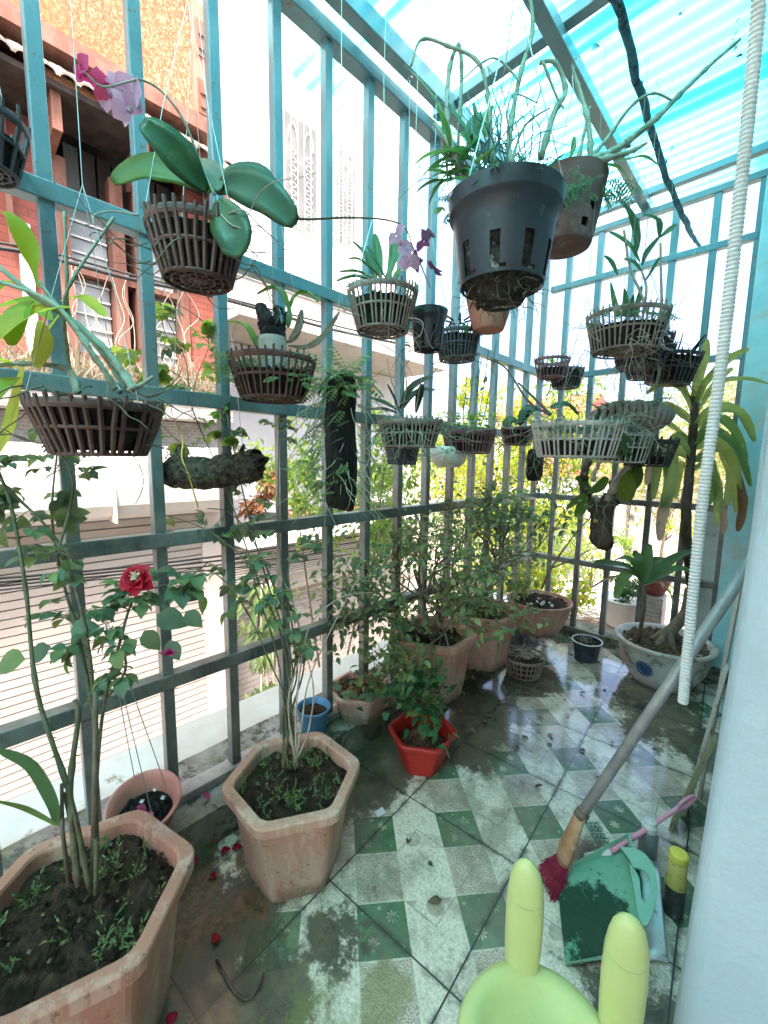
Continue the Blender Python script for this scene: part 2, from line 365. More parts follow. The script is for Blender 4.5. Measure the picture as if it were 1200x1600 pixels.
# grime on the floor, with darker patches at set places
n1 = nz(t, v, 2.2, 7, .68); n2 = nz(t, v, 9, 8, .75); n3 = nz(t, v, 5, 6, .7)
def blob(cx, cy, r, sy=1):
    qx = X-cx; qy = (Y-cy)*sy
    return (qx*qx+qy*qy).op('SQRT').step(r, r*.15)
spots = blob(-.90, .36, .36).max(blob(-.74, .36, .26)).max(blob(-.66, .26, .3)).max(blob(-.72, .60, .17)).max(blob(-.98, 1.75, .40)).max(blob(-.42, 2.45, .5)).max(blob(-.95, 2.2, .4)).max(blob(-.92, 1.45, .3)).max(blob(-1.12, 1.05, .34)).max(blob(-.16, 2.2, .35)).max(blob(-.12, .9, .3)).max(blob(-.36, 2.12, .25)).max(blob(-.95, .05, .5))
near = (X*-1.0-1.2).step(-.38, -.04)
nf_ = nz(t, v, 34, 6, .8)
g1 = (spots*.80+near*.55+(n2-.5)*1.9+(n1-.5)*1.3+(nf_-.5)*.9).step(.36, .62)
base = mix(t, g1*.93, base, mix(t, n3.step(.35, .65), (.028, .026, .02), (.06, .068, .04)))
g2 = ((n1-.5)*2.2+(n2-.5)*2.6+.36).step(.15, .7)
base = mix(t, g2*.58, base, (.15, .15, .115))
g3 = (blob(-.60, .42, .3)*.5+blob(-.55, .62, .12)*.5+(n3-.5)*1.8+(n2-.5)*1.2).step(.3, .6)
base = mix(t, g3*.6, base, (.16, .19, .045))
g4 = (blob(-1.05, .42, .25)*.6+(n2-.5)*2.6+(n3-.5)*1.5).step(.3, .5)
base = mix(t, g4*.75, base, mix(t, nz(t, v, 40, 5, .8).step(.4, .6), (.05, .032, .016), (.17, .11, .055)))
base = mix(t, (spk2-.5).step(.13, .19)*n2.step(.4, .6)*.7, base, (.05, .05, .035))
base = mix(t, nf_.step(.52, .66)*.45, base, (.10, .10, .075))
wm = t.nodes.new('ShaderNodeMix'); wm.data_type = 'RGBA'; wm.blend_type = 'MULTIPLY'; wm.inputs[0].default_value = 1; t.links.new(base, wm.inputs[6]); wm.inputs[7].default_value = (1.10, 1.0, .86, 1); base = wm.outputs[2]
base = mix(t, fu.step(.455, .497)*nz(t, v, 16, 5, .75).step(.42, .6)*.8, base, (.045, .045, .03))
base = mix(t, seam, base, (.03, .04, .035))
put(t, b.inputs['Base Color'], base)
wet = ((Y-1.35).step(-.35, .55)*.55+(n1-.5)*1.5+spots*.35).step(.2, .55)
put(t, b.inputs['Roughness'], (wet.inv()*.38+.10)+(n2-.5)*.12); put(t, b.inputs['Coat Weight'], wet*.9); b.inputs['Coat Roughness'].default_value = .12; b.inputs['Coat IOR'].default_value = 1.6
bump(t, b, (seam.inv()*.6+n2*.7*wet.inv()+nz(t, v, 14, 4)*.25+spk*.04), .35, .004)
M['tiles'] = m
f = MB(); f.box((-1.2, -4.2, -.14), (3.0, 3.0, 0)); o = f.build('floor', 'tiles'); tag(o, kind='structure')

m, t, b = newmat('mossy_concrete'); v = coords(t)
c = mix(t, nz(t, v, 6, 6, .7).step(.3, .7), (.16, .155, .135), (.30, .29, .26))
c = mix(t, nz(t, v, 4, 7, .7).step(.42, .6)*.85, c, (.09, .115, .035))
c = mix(t, nz(t, v, 11, 7, .75).step(.5, .6)*.85, c, (.03, .03, .022))
put(t, b.inputs['Base Color'], c); b.inputs['Roughness'].default_value = .7; bump(t, b, nz(t, v, 40, 7, .7), .6, .008); M['mossy'] = m
M['pale_concrete'] = mat_noise('pale_concrete', (.5, .48, .43), (.62, .60, .55), 4, .85, (.25, .21, .15), 8, (.6, .7), .3, 40)
def rough_box(mb, a, b, n=(4, 30, 3), amp=.004):
    a = V(a); b = V(b)
    import itertools
    def g(ax, side):
        o1, o2 = [i for i in range(3) if i != ax]; base = len(mb.v); N1, N2 = n[o1], n[o2]
        for i in range(N1+1):
            for j in range(N2+1):
                p = V((0, 0, 0)); p[ax] = (b if side else a)[ax]; p[o1] = a[o1]+(b[o1]-a[o1])*i/N1; p[o2] = a[o2]+(b[o2]-a[o2])*j/N2
                q = p*14; p = p+V((mnoise.noise(q), mnoise.noise(q+V((9, 0, 0))), mnoise.noise(q+V((0, 9, 0)))))*amp; mb.v.append(tuple(p))
        for i in range(N1):
            for j in range(N2):
                k = base+i*(N2+1)+j; mb.f.append((k, k+1, k+N2+2, k+N2+1))
    for ax in range(3):
        for sd in (0, 1): g(ax, sd)
k = MB(); rough_box(k, (-1.50, -4.2, -.14), (-1.2, 3.2, .118), (6, 130, 5), .006); kerb = k.build('kerb', 'mossy', smooth_=False); tag(kerb, kind='structure')
k = MB(); rough_box(k, (-1.196, 2.95, -.14), (1.6, 3.12, .075), (60, 4, 4), .005); k2 = k.build('end_kerb', 'mossy'); tag(k2, kind='structure')
k = MB(); k.box((-1.74, -4.2, -.10), (-1.505, 3.2, .10)); tag(k.build('outer_ledge', 'pale_concrete', bevel=.01), kind='structure')

# ground of the street, far lots
M['asphalt'] = mat_noise('asphalt', (.30, .26, .24), (.40, .35, .32), 2, .9, (.22, .19, .17), 6, (.55, .7), .3, 40)
M['earth'] = mat_noise('earth', (.22, .17, .13), (.34, .29, .24), 3, .95, (.14, .17, .07), 1.2, (.5, .65), .6, 30)
g = MB(); g.add([(-400, -400, -2.6), (400, -400, -2.6), (400, 400, -2.6), (-400, 400, -2.6)], [(0, 1, 2, 3)]); tag(g.build('ground', 'earth'), kind='structure')
g = MB(); g.add([(-4.6, -30, -2.596), (-1.8, -30, -2.596), (-1.8, 60, -2.596), (-4.6, 60, -2.596)], [(0, 1, 2, 3)]); tag(g.build('road', 'asphalt'), kind='structure')
# lower terrace beyond the end rail
g = MB(); g.box((-1.9, 3.35, -2.59), (4.5, 8.5, -.42)); tag(g.build('terrace', 'pale_concrete', bevel=.02), kind='structure')
#@@STRUCT
# ------------------------------------------------------------------ our own house: pillar beside the camera, side wall, corner post
m, t, b = newmat('pale_blue_paint'); v = coords(t)
c = mix(t, nz(t, v, 3, 5).step(.3, .7), (.38, .50, .545), (.45, .565, .60))
c = mix(t, nz(t, v, 5, 8, .8, stretch=(1, 1, .3)).step(.52, .72)*.55, c, (.33, .42, .43))
c = mix(t, nz(t, v, 60, 6, .8).step(.66, .7)*.8, c, (.2, .24, .23))
wv_ = t.nodes.new('ShaderNodeTexVoronoi'); wv_.feature = 'DISTANCE_TO_EDGE'; wv_.inputs['Scale'].default_value = 1.6; mpv = t.nodes.new('ShaderNodeMapping'); t.links.new(v, mpv.inputs[0]); nzv = t.nodes.new('ShaderNodeTexNoise'); nzv.inputs['Scale'].default_value = 5; t.links.new(v, nzv.inputs['Vector']); mxv = t.nodes.new('ShaderNodeMix'); mxv.data_type = 'VECTOR'; mxv.inputs[0].default_value = .12; t.links.new(v, mxv.inputs[4]); t.links.new(nzv.outputs['Color'], mxv.inputs[5]); t.links.new(mxv.outputs[1], wv_.inputs['Vector'])
c = mix(t, E(t, wv_.outputs[0]).lt(.0008)*.15, c, (.30, .36, .37))
put(t, b.inputs['Base Color'], c); b.inputs['Roughness'].default_value = .32
bump(t, b, nz(t, v, 9, 4)*.6+nz(t, v, 45, 5)*.35+nz(t, v, 120, 4, .7, stretch=(1, 1, .15))*.12, .6, .012); M['wall_blue'] = m
hw = empty('house_wall', (0, 0, 0), 'pale blue painted house wall whose rounded edge fills the right side', 'wall')
p = MB(); r0 = .035; x0, y0 = -.058, .80
prof = [(x0, y0+.9)] + [(x0+r0-r0*math.cos(a), y0+r0-r0*math.sin(a)) for a in [i*PI/16 for i in range(9)]] + [(1.3, y0), (1.3, y0+.9)]
n = len(prof); zs = [-.1, 3.2]
vs = [(x+.024*(z-.1), y, z) for z in zs for x, y in prof]
p.add(vs, [(i, (i+1) % n, (i+1) % n+n, i+n) for i in range(n)]+[tuple(range(n-1, -1, -1)), tuple(range(n, 2*n))])
o = p.build('pillar', 'wall_blue', hw)
p = MB(); p.box((-.07, 1.705, -.1), (1.3, 3.3, 3.2)); p.build('side_wall', 'wall_blue', hw)
p = MB(); p.box((-.06, -4.2, 2.88), (3.2, 3.3, 3.05)); p.build('unseen_slab', 'wall_blue', hw)  # upper floor slab out of view, added to keep the sun off
p = MB(); p.box((3.0, -4.2, -.1), (3.2, 3.3, 2.88)); p.build('inner_wall', 'wall_blue', hw)
m = mat_noise('stained_wall', (.42, .62, .62), (.5, .68, .68), 4, .8, (.10, .13, .05), 6, (.5, .62), .4, 30); M['stained'] = m
p = MB(); p.box((-.082, 1.71, .0), (-.0705, 2.94, .34)); p.build('skirting', 'stained', hw, bevel=.003)
ps = empty('corner_post', (-.2, 2.98, 0), 'turquoise painted concrete corner post where end railing meets house wall', 'post')
p = MB(); p.box((-.03, -.02, -.1), (.125, .28, 3.0)); p.build('shaft', mat_noise('post_paint', (.30, .62, .68), (.44, .74, .78), 5, .6, (.5, .56, .52), 3, (.5, .62), .4, 30), ps, bevel=.006)
p = MB(); p.box((.127, .0, .0), (.135, .26, .92)); p.build('edge_board', 'pale_concrete', ps)
ps2 = empty('stub_post', (-.27, 2.99, 0), 'short greyish white post behind the rails left of the corner post', 'post')
p = MB(); p.box((-.07, .05, .075), (.025, .15, .97)); p.build('shaft', mat_noise('stub_paint', (.5, .56, .53), (.62, .68, .64), 6, .8, (.2, .22, .18), 7, (.55, .7), .4, 30), ps2, bevel=.005)
p = MB(); p.box((-.075, .045, .97), (.03, .155, .985)); p.build('cap', 'pale_concrete', ps2)

def crumb(mb, c, s):
    vs = [c+V((x, y, z))*s*R.uniform(.6, 1.1) for x, y, z in ((1, 0, 0), (-1, 0, 0), (0, 1, 0), (0, -1, 0), (0, 0, 1), (0, 0, -1))]
    mb.add(vs, [(0, 2, 4), (2, 1, 4), (1, 3, 4), (3, 0, 4), (2, 0, 5), (1, 2, 5), (3, 1, 5), (0, 3, 5)])
# ------------------------------------------------------------------ railings of the balcony
FX = -1.322; d = .2092
lf = empty('side_railing', (FX, 0, 0), 'long turquoise steel bar railing along the left side of balcony', 'railing')
for i in range(-18, 15):
    y = i*d
    lo = MB(); lo.box((-.019, y-.016, .15), (.017, y+.016, 2.675)); lo.build('bar', 'teal', lf, bevel=.003)
for z, mm in ((.538, 'teal_low'), (.979, 'teal_low'), (1.395, 'teal'), (1.832, 'teal')):
    q = MB(); q.box((-.021, -4.2, z-.022), (.023, 3.0, z+.022)); q.build('rail', mm, lf, bevel=.003)
q = MB()
for i in range(0, 15):
    for z in (.538, .979, 1.395, 1.832):
        for k in range(9): crumb(q, V((.021+R.uniform(-.002, .002), i*d+R.choice((-.017, .017)), z+R.choice((-1, 1))*.021+R.uniform(-.003, .003))), R.uniform(.002, .0045))
q.build('weld_bead', 'teal', lf)['kind'] = 'stuff'
q = MB(); q.box((-.03, -4.2, .12), (.03, 2.96, .15)); q.build('base_rail', 'steel', lf, bevel=.003)
q = MB(); q.box((-.03, -4.2, 2.675), (.03, 3.02, 2.725)); q.build('top_rail', 'teal', lf, bevel=.003)
ef = empty('end_railing', (0, 2.983, 0), 'weathered steel bar railing across the far end of balcony', 'railing')
xs = [-1.19, -1.0, -.81, -.605, -.42, -.235]
for x in xs:
    q = MB(); q.box((x-.017, -.017, .075), (x+.017, .015, 2.66)); q.build('bar', 'teal', ef, bevel=.003)
for z, mm in ((.538, 'teal_low'), (.979, 'teal_low'), (1.80, 'teal'), (2.39, 'teal')):
    q = MB(); q.box((-1.30, -.022, z-.018), (-.235, .020, z+.018)); q.build('rail', mm, ef, bevel=.003)
q = MB(); q.box((-1.29, -.024, 2.66), (-.1, .022, 2.695)); q.build('top_rail', 'teal', ef, bevel=.003)

# ------------------------------------------------------------------ translucent roof
rf = empty('patio_roof', (0, 0, 0), 'translucent cyan corrugated plastic roof on painted steel beams over balcony', 'roof')
def sheet(y0, y1, z0, x0, x1, nx):
    mb = MB(); ny = int((y1-y0)/.0095); nxs = nx
    for i in range(nxs+1):
        x = x0+(x1-x0)*i/nxs
        for j in range(ny+1):
            y = y0+(y1-y0)*j/ny; z = z0+.011*math.sin(2*PI*y/.076)+.004*math.sin(x*7+y*3)+(x-x0)*.03
            xx = x + (.012*math.sin(y*31)+.01*math.sin(y*83) if i == 0 else 0)
            mb.v.append((xx, y, z))
    for i in range(nxs):
        for j in range(ny):
            k = i*(ny+1)+j; mb.f.append((k, k+1, k+ny+2, k+ny+1))
    return mb
for y0, y1, z0 in ((-4.2, -3.1, 2.80), (-3.25, -2.0, 2.79), (-2.15, -.65, 2.80), (-.8, .30, 2.79), (.16, 1.30, 2.80), (1.10, 1.86, 2.79), (1.74, 2.52, 2.80), (2.34, 3.25, 2.79)):  # sheets behind the camera are unseen, added to soften the sun
    sheet(y0, y1, z0, -1.62, -.13, 14).build('roof_sheet', 'roof', rf, smooth_=True)
q = MB()
for i in range(150): q.leaf((R.uniform(-1.6, -.15), R.uniform(-.3, 3.2), 2.835), ru()*V((1, 1, .05)), (0, 0, 1), R.uniform(.012, .05), R.uniform(.008, .02), .4, .2, 3)
q.build('leaf_litter', 'stem_brown', rf)['kind'] = 'stuff'
for y in (.05, 1.2, 1.65, 2.45, 2.93):
    for x in (-1.25, -.73):
        q = MB(); q.lathe([(0, -.012), (.012, -.010), (.012, -.004), (.004, 0), (.004, .03), (0, .03)], 10); o = q.build('screw', 'black_plastic', rf, True); o.location = (x, y, 2.775)
def beam(a, b2, w_, h_, name='beam', mat='teal', par=rf):
    q = MB(); q.bar(a, b2, w_, h_); return q.build(name, mat, par, bevel=.003)
beam((-1.255, -4.2, 2.735), (-1.20, 3.0, 2.735), .05, .07)
beam((-.70, -4.2, 2.73), (-.765, 3.1, 2.73), .05, .05)
beam((-1.30, 1.64, 2.757), (-.10, 1.66, 2.80), .045, .045, 'purlin')
beam((-1.30, .2, 2.757), (-.10, .2, 2.80), .045, .045, 'purlin')
beam((-1.30, 2.93, 2.757), (-.10, 2.93, 2.78), .04, .04, 'purlin')
q = MB()
for j in range(60):
    y = 1.0+j*.038; q.box((-.135+(.006 if j % 2 else -.006), y, 2.62), (.5, y+.0375, 2.86))
q.build('flashing', mat_noise('flashing', (.03, .12, .2), (.05, .18, .27), 5, .7), rf)
po = MB(); pp = smooth([WZ(952, -20, 2.60), WZ(975, 40, 2.60), WZ(1008, 165, 2.60), WZ(1038, 265, 2.60), WZ(1066, 335, 2.58), WZ(1084, 372, 2.56), WZ(1097, 389, 2.53)], 6)
L = len(pp); po.tube([p_+rv(.002) for p_ in pp], [(.0145 if i < L*.7 else .0145-.0095*(i-L*.7)/(L*.3))*(1+.08*math.sin(i*2.3)) for i in range(L)], 8)
for i in (7, 11, 18): po.tube([pp[i], pp[i]+V((R.uniform(-.02, .04), .01, .05))], [.009, .003], 5)
o = po.build('branch_pole', mat_noise('pole_bark', (.03, .12, .16), (.08, .2, .24), 20, .9, (.02, .05, .06), 30, (.5, .6), 1, 50, bdist=.01), None, True)
tag(o, 'dark rough wooden pole slung under the roof, its thin end hanging over the end railing', 'pole')

# ------------------------------------------------------------------ house across the alley
FC = -4.5
m, t, b = newmat('orange_roughcast'); v = coords(t)
n_ = nz(t, v, 24, 6, .75, 1.2, stretch=(1, 1.4, 1))
c = mix(t, n_.step(.46, .56), (.30, .115, .055), (.46, .31, .18)); c = mix(t, nz(t, v, .8, 3).step(.4, .7)*.6, c, (.42, .15, .05))
put(t, b.inputs['Base Color'], c); b.inputs['Roughness'].default_value = .9; bump(t, b, n_, 1, .03); M['roughcast'] = m
m, t, b = newmat('red_brick'); v = coords(t)
mp = t.nodes.new('ShaderNodeMapping'); mp.inputs['Rotation'].default_value = (0, PI/2, 0)
sp = t.nodes.new('ShaderNodeSeparateXYZ'); t.links.new(v, sp.inputs[0]); cb = t.nodes.new('ShaderNodeCombineXYZ'); t.links.new(sp.outputs[1], cb.inputs[0]); t.links.new(sp.outputs[2], cb.inputs[1])
bk = t.nodes.new('ShaderNodeTexBrick'); t.links.new(cb.outputs[0], bk.inputs[0]); bk.inputs['Scale'].default_value = 6.5
bk.inputs['Color1'].default_value = (.29, .085, .06, 1); bk.inputs['Color2'].default_value = (.24, .07, .05, 1); bk.inputs['Mortar'].default_value = (.17, .06, .045, 1)
bk.inputs['Mortar Size'].default_value = .022; bk.inputs['Brick Width'].default_value = 1.3; bk.inputs['Row Height'].default_value = .38
put(t, b.inputs['Base Color'], bk.outputs[0]); b.inputs['Roughness'].default_value = .85; bump(t, b, E(t, bk.outputs[1]).inv()*.7+nz(t, v, 12, 6, .7)*.4, .9, .03); M['brick'] = m
m, t, b = newmat('grey_stone'); v = coords(t)
sp = t.nodes.new('ShaderNodeSeparateXYZ'); t.links.new(v, sp.inputs[0]); cb = t.nodes.new('ShaderNodeCombineXYZ'); t.links.new(sp.outputs[1], cb.inputs[0]); t.links.new(sp.outputs[2], cb.inputs[1])
bk = t.nodes.new('ShaderNodeTexBrick'); t.links.new(cb.outputs[0], bk.inputs[0]); bk.inputs['Scale'].default_value = 8
for i_, c_ in (('Color1', (.36, .33, .31, 1)), ('Color2', (.28, .26, .25, 1)), ('Mortar', (.5, .47, .44, 1))): bk.inputs[i_].default_value = c_
put(t, b.inputs['Base Color'], mix(t, nz(t, v, 10, 6, .7).step(.45, .65)*.6, bk.outputs[0], (.22, .2, .19))); b.inputs['Roughness'].default_value = .9; bump(t, b, nz(t, v, 14, 6, .7), .8, .03); M['stone'] = m
M['wood_red'] = mat_noise('wood_red', (.16, .07, .05), (.25, .13, .10), 9, .7, (.15, .06, .04), 20, (.55, .7), .4, 40, stretch=(1, 1, .2))
M['wood_dark'] = mat_noise('wood_dark', (.035, .03, .028), (.07, .055, .05), 9, .8, bmp=.4, stretch=(1, 1, .2))
M['roof_tile'] = mat_noise('roof_tile', (.12, .10, .09), (.24, .20, .17), 9, .9, (.07, .06, .05), 14, (.5, .65), .6, 30)
M['glass_dark'] = mat_noise('glass_dark', (.12, .12, .12), (.2, .2, .2), 1.5, .4, bmp=0, spec=.1)
M['glass'] = mat_noise('glass', (.20, .22, .22), (.45, .47, .45), 1.5, .15, bmp=0)
M['white_paint'] = mat_noise('white_paint', (.66, .66, .64), (.76, .76, .75), 2, .7, (.5, .48, .45), 5, (.55, .75), .15, 30)
M['canopy'] = mat_noise('canopy', (.46, .43, .41), (.56, .53, .51), 1.6, .55, (.42, .36, .32), 6, (.55, .75), .15, 14)
M['beige'] = mat_noise('beige', (.40, .35, .32), (.46, .41, .38), 2, .8, bmp=.1)
bh = empty('brick_house', (FC, 0, -2.6), 'orange roughcast and red brick house opposite with tiled awning over brown shutters', 'house')
zo = 2.6
def bx(name, mat, y0, y1, z0, z1, x0=-.3, x1=0, par=bh, bev=0):
    q = MB(); q.box((x0, y0, z0+zo), (x1, y1, z1+zo)); return q.build(name, mat, par, bevel=bev)
bx('wall', 'roughcast', -3.0, 2.05, 4.35, 8.0)
bx('wall', 'brick', -3.0, .74, 1.56, 4.35); bx('wall', 'brick', 1.80, 2.08, 1.56, 4.35)
bx('wall', 'brick', .74, 1.80, 1.56, 2.0)
bx('wall', 'stone', -3.0, 2.08, 1.31, 1.56, -.3, .03)
bx('wall', 'beige', -3.0, -.9, -2.6, 1.31, -.3, -.02)
pl_ = bx('pilaster', mat_noise('red_paint', (.45, .13, .09), (.52, .18, .13), 6, .8, bmp=.3), 1.92, 2.07, 4.36, 7.9, .0, .07, bev=.01)
for z in (4.5, 5.0, 5.6):
    q = MB(); q.box((.072, 1.95, z+zo), (.085, 2.04, z+.3+zo)); q.box((.086, 1.965, z+.05+zo), (.1, 2.025, z+.12+zo)); q.box((.086, 1.965, z+.17+zo), (.1, 2.025, z+.25+zo)); q.build('moulding', 'wood_red', pl_)
bx('cornice', 'wood_red', -3.0, 2.1, 4.38, 4.46, .0, .12); bx('cornice', 'wood_red', -3.0, 2.1, 4.27, 4.36, .0, .2)
# tiled awning
aw = MB()
for j in range(34):
    y = -1.9+j*.118
    prof = [(math.cos(a)*.06, math.sin(a)*.045) for a in [PI*i/6 for i in range(7)]]
    for k in range(2):
        xa, xb = (.04, .36) if k == 0 else (.32, .56); za = 4.22-.36*(xa-.04)/.52+.0+zo; zb = 4.22-.36*(xb-.04)/.52+zo-.015
        b0 = len(aw.v)
        for (x_, z_) in ((xa, za), (xb, zb)):
            for (py, pz) in prof: aw.v.append((x_, y+py+R.uniform(-.003, .003), z_+pz))
            for (py, pz) in reversed(prof): aw.v.append((x_, y+py*.8, z_+pz*.75-.004))
        for i in range(14): aw.f.append((b0+i, b0+(i+1) % 14, b0+14+(i+1) % 14, b0+14+i))
        aw.f.append(tuple(b0+14+i for i in range(14)))
aw.build('awning', 'roof_tile', bh)
bx('awning_board', 'wood_dark', -2.0, 2.1, 3.80, 3.84, .0, .5)
for y in (.0, .72, 1.3, 2.0): bx('bracket', 'wood_red', y, y+.06, 3.55, 3.8, .0, .45)
# window with shutters
bx('window_recess', 'wood_dark', .74, 1.80, 2.0, 4.3, -.28, -.22)
wf = bx('window_frame', 'wood_red', .74, .86, 2.0, 3.6, -.2, .03)
for y0, y1 in ((1.16, 1.26), (1.34, 1.44), (1.72, 1.80)): bx('window_frame', 'wood_red', y0, y1, 2.0, 3.6, -.2, .03)
for z0, z1 in ((2.0, 2.1), (3.3, 3.4), (2.75, 2.8)): bx('window_frame', 'wood_red', .86, 1.72, z0, z1, -.18, .0)
for y0, y1 in ((.87, 1.15), (1.45, 1.71)):
    gp = bx('pane', 'glass', y0, y1, 2.1, 3.3, -.13, -.12)
    q = MB()
    for k in range(9): q.box((-.11, y0, 2.2+k*.125+zo), (-.10, y1, 2.215+k*.125+zo))
    q.build('grille', 'white_paint', gp)
for k in range(7): bx('top_panel', mat_noise('grey_wood%d' % k, (.10, .11, .11), (.17, .18, .17), 9, .8, bmp=.3, stretch=(1, 1, .2)) if k == 0 else 'wood_dark', .88+k*.12, .98+k*.12, 3.42, 3.8, -.2, -.12)
bx('door_frame', 'white_paint', .52, .60, 2.0, 3.0, .0, .04)
bx('drain_pipe', 'wood_red', .46, .5, 2.8, 4.2, .05, .09)
# canopy box over shutters
q = MB(); prof = [(0, 1.31), (.30, 1.31), (.42, 1.27), (.47, 1.15), (.48, .95), (.45, .80), (.38, .70), (.25, .66), (0, .66)]
ys = [-3.0, -.2, .95, 2.03]
vs = [(x, y, z+zo) for y in ys for x, z in prof]; n = len(prof)
q.add(vs, [(a*n+i, a*n+(i+1) % n, (a+1)*n+(i+1) % n, (a+1)*n+i) for a in range(3) for i in range(n)]+[tuple(range(n)), tuple(3*n+i for i in range(n-1, -1, -1))])
q.build('canopy', 'canopy', bh, bevel=.006)
for y in (.95, -.2):
    q = MB(); q.box((.2, y-.008, .655+zo), (.484, y+.008, 1.2+zo)); q.build('canopy_seam', 'beige', bh)
# roller shutter
def shutter(par, y0, y1, z0, z1, x=-.06):
    q = MB(); n = int((z1-z0)/.075)
    for i in range(n):
        a = z0+(z1-z0)*i/n; h = (z1-z0)/n
        q.box((x, y0, a+zo), (x+.02, y1, a+h*.84+zo)); q.box((x-.02, y0, a+h*.84+zo), (x-.012, y1, a+h*.92+zo))
    return q.build('roller_shutter', mat_noise('shutter_paint', (.33, .29, .27), (.38, .34, .315), 1.5, .55, (.46, .36, .3), 7, (.6, .75), .1, 20), par)
shutter(bh, -3.0, 1.86, -2.55, .62)
bx('shutter_gap', 'wood_dark', -3.0, 1.86, -2.6, .66, -.2, -.09)
bx('pillar', 'beige', 1.86, 2.12, -2.6, 1.3, -.2, .0)
bx('threshold', 'pale_concrete', -3.0, 2.2, -2.6, -2.5, .0, .5)
# planter with dry grass
pl = empty('window_planter', (FC+.06, 1.2, 1.57), 'long concrete window planter of dry grey grass under the brown window', 'planter')
q = MB(); q.box((0, -2.5, .0), (.30, .86, .22)); q.build('trough', 'stone', pl)
q = MB()
for i in range(1500):
    p = V((R.uniform(.05, .27), R.uniform(-2.4, .8), .2)); dd = V((R.gauss(.1, .4), R.gauss(0, .4), 1)); q.leaf(p, dd, ru(), R.uniform(.15, .5), .012, R.uniform(.2, .9), .1, 3)
q.build('dry_grass', 'grass_dry', pl)
for i in range(14):
    q = MB(); p = V((.2, -.55+R.uniform(0, 1.2), .2)); pts = [p+V((R.gauss(0, .03), R.gauss(0, .06), k*.2)) for k in range(6)]
    q.tube(smooth(pts), [.006, .002], 4); q.build('dry_stalk', 'stem_tan', pl)

# white house
wh = empty('white_house', (-5.1, 0, -2.6), 'tall white rendered house beyond the brick house with grilled windows and deep balcony', 'house')
def wx(name, mat, y0, y1, z0, z1, x0=-.3, x1=0, par=wh, bev=0):
    q = MB(); q.box((x0, y0, z0+zo), (x1, y1, z1+zo)); return q.build(name, mat, par, bevel=bev)
wx('wall', 'white_paint', 1.9, 6.0, 3.4, 9.0); wx('wall', 'white_paint', 1.9, 6.0, -.2, 3.4, -.3, -.02)
def wwin(y0, y1, z0, z1):
    fr = wx('window', 'canopy', y0-.04, y1+.04, z0-.05, z1+.05, .002, .03)
    fr2 = MB(); fr2.box((.031, y0, z0+zo), (.036, y1, z1+zo)); fr2.build('pane', 'glass_dark', fr)
    q = MB(); ym = (y0+y1)/2
    for yy in [y0+(y1-y0)*k/5 for k in range(6)]: q.tube([(.05, yy, z0+zo), (.05, yy, z1+zo)], .006, 5)
    for yy in (y0+.13, y1-.13):
        q.tube([(.052, yy+.07*math.cos(a), z1-.3+.2*math.sin(a)+zo) for a in [PI*i/8 for i in range(9)]], .006, 5)
        for k in range(9): q.tube([(.052, yy+.05*math.cos(a), z0+.12+k*.1+.03*math.sin(a)+zo) for a in [2*PI*i/8 for i in range(9)]], .005, 4)
    q.build('grille', 'white_paint', fr)
a1 = WX(440, 172, -5.1); a2 = WX(492, 345, -5.1); wwin(a1.y, a2.y, WX(440, 350, -5.1).z, a1.z)
a1 = WX(519, 215, -5.1); a2 = WX(552, 385, -5.1); wwin(a1.y, a2.y, WX(519, 375, -5.1).z, a1.z)
wx('balcony_slab', 'beige', 2.12, 5.6, 2.62, 3.0, .0, 1.05)
wx('balcony_edge', 'white_paint', 2.10, 5.62, 2.98, 3.1, .0, 1.07)
wx('porch_wall', mat_noise('porch_grey', (.40, .40, .42), (.46, .46, .48), 3, .8, bmp=.1), 2.1, 5.6, .0, 2.61, .002, .05)
q = MB(); q.lathe([(.0, 0), (.07, .0), (.09, .02), (.09, .04), (.0, .07)], 16); ll = WX(577, 607, -5.03)
lo_ = q.build('wall_lamp', mat_noise('lamp_brown', (.3, .13, .05), (.4, .2, .1), 9, .5, bmp=0), wh, True); lo_.location = (ll.x+5.1, ll.y, ll.z+2.6); lo_.rotation_euler = (0, PI/2, 0)
q = MB()
for k in range(14): q.box((.0, 2.15, -.25+k*.03+zo), (.6, 5.4, -.232+k*.03+zo))
q.build('stair_slats', 'beige', wh)
cn = [(x*.9, z-1.25) for x, z in prof]
q = MB(); ys = [2.35, 3.6, 5.0]; vs = [(x, y, z+zo) for y in ys for x, z in cn]; n = len(cn)
q.add(vs, [(a*n+i, a*n+(i+1) % n, (a+1)*n+(i+1) % n, (a+1)*n+i) for a in range(2) for i in range(n)]+[tuple(range(n)), tuple(2*n+i for i in range(n-1, -1, -1))])
q.build('canopy', 'canopy', wh, bevel=.006)
shutter(wh, 2.5, 4.6, -2.55, -.6, .0); wx('shop_wall', 'beige', 4.6, 6, -2.6, -.3)
wx('shop_wall', 'beige', 1.9, 2.5, -2.6, -.21)
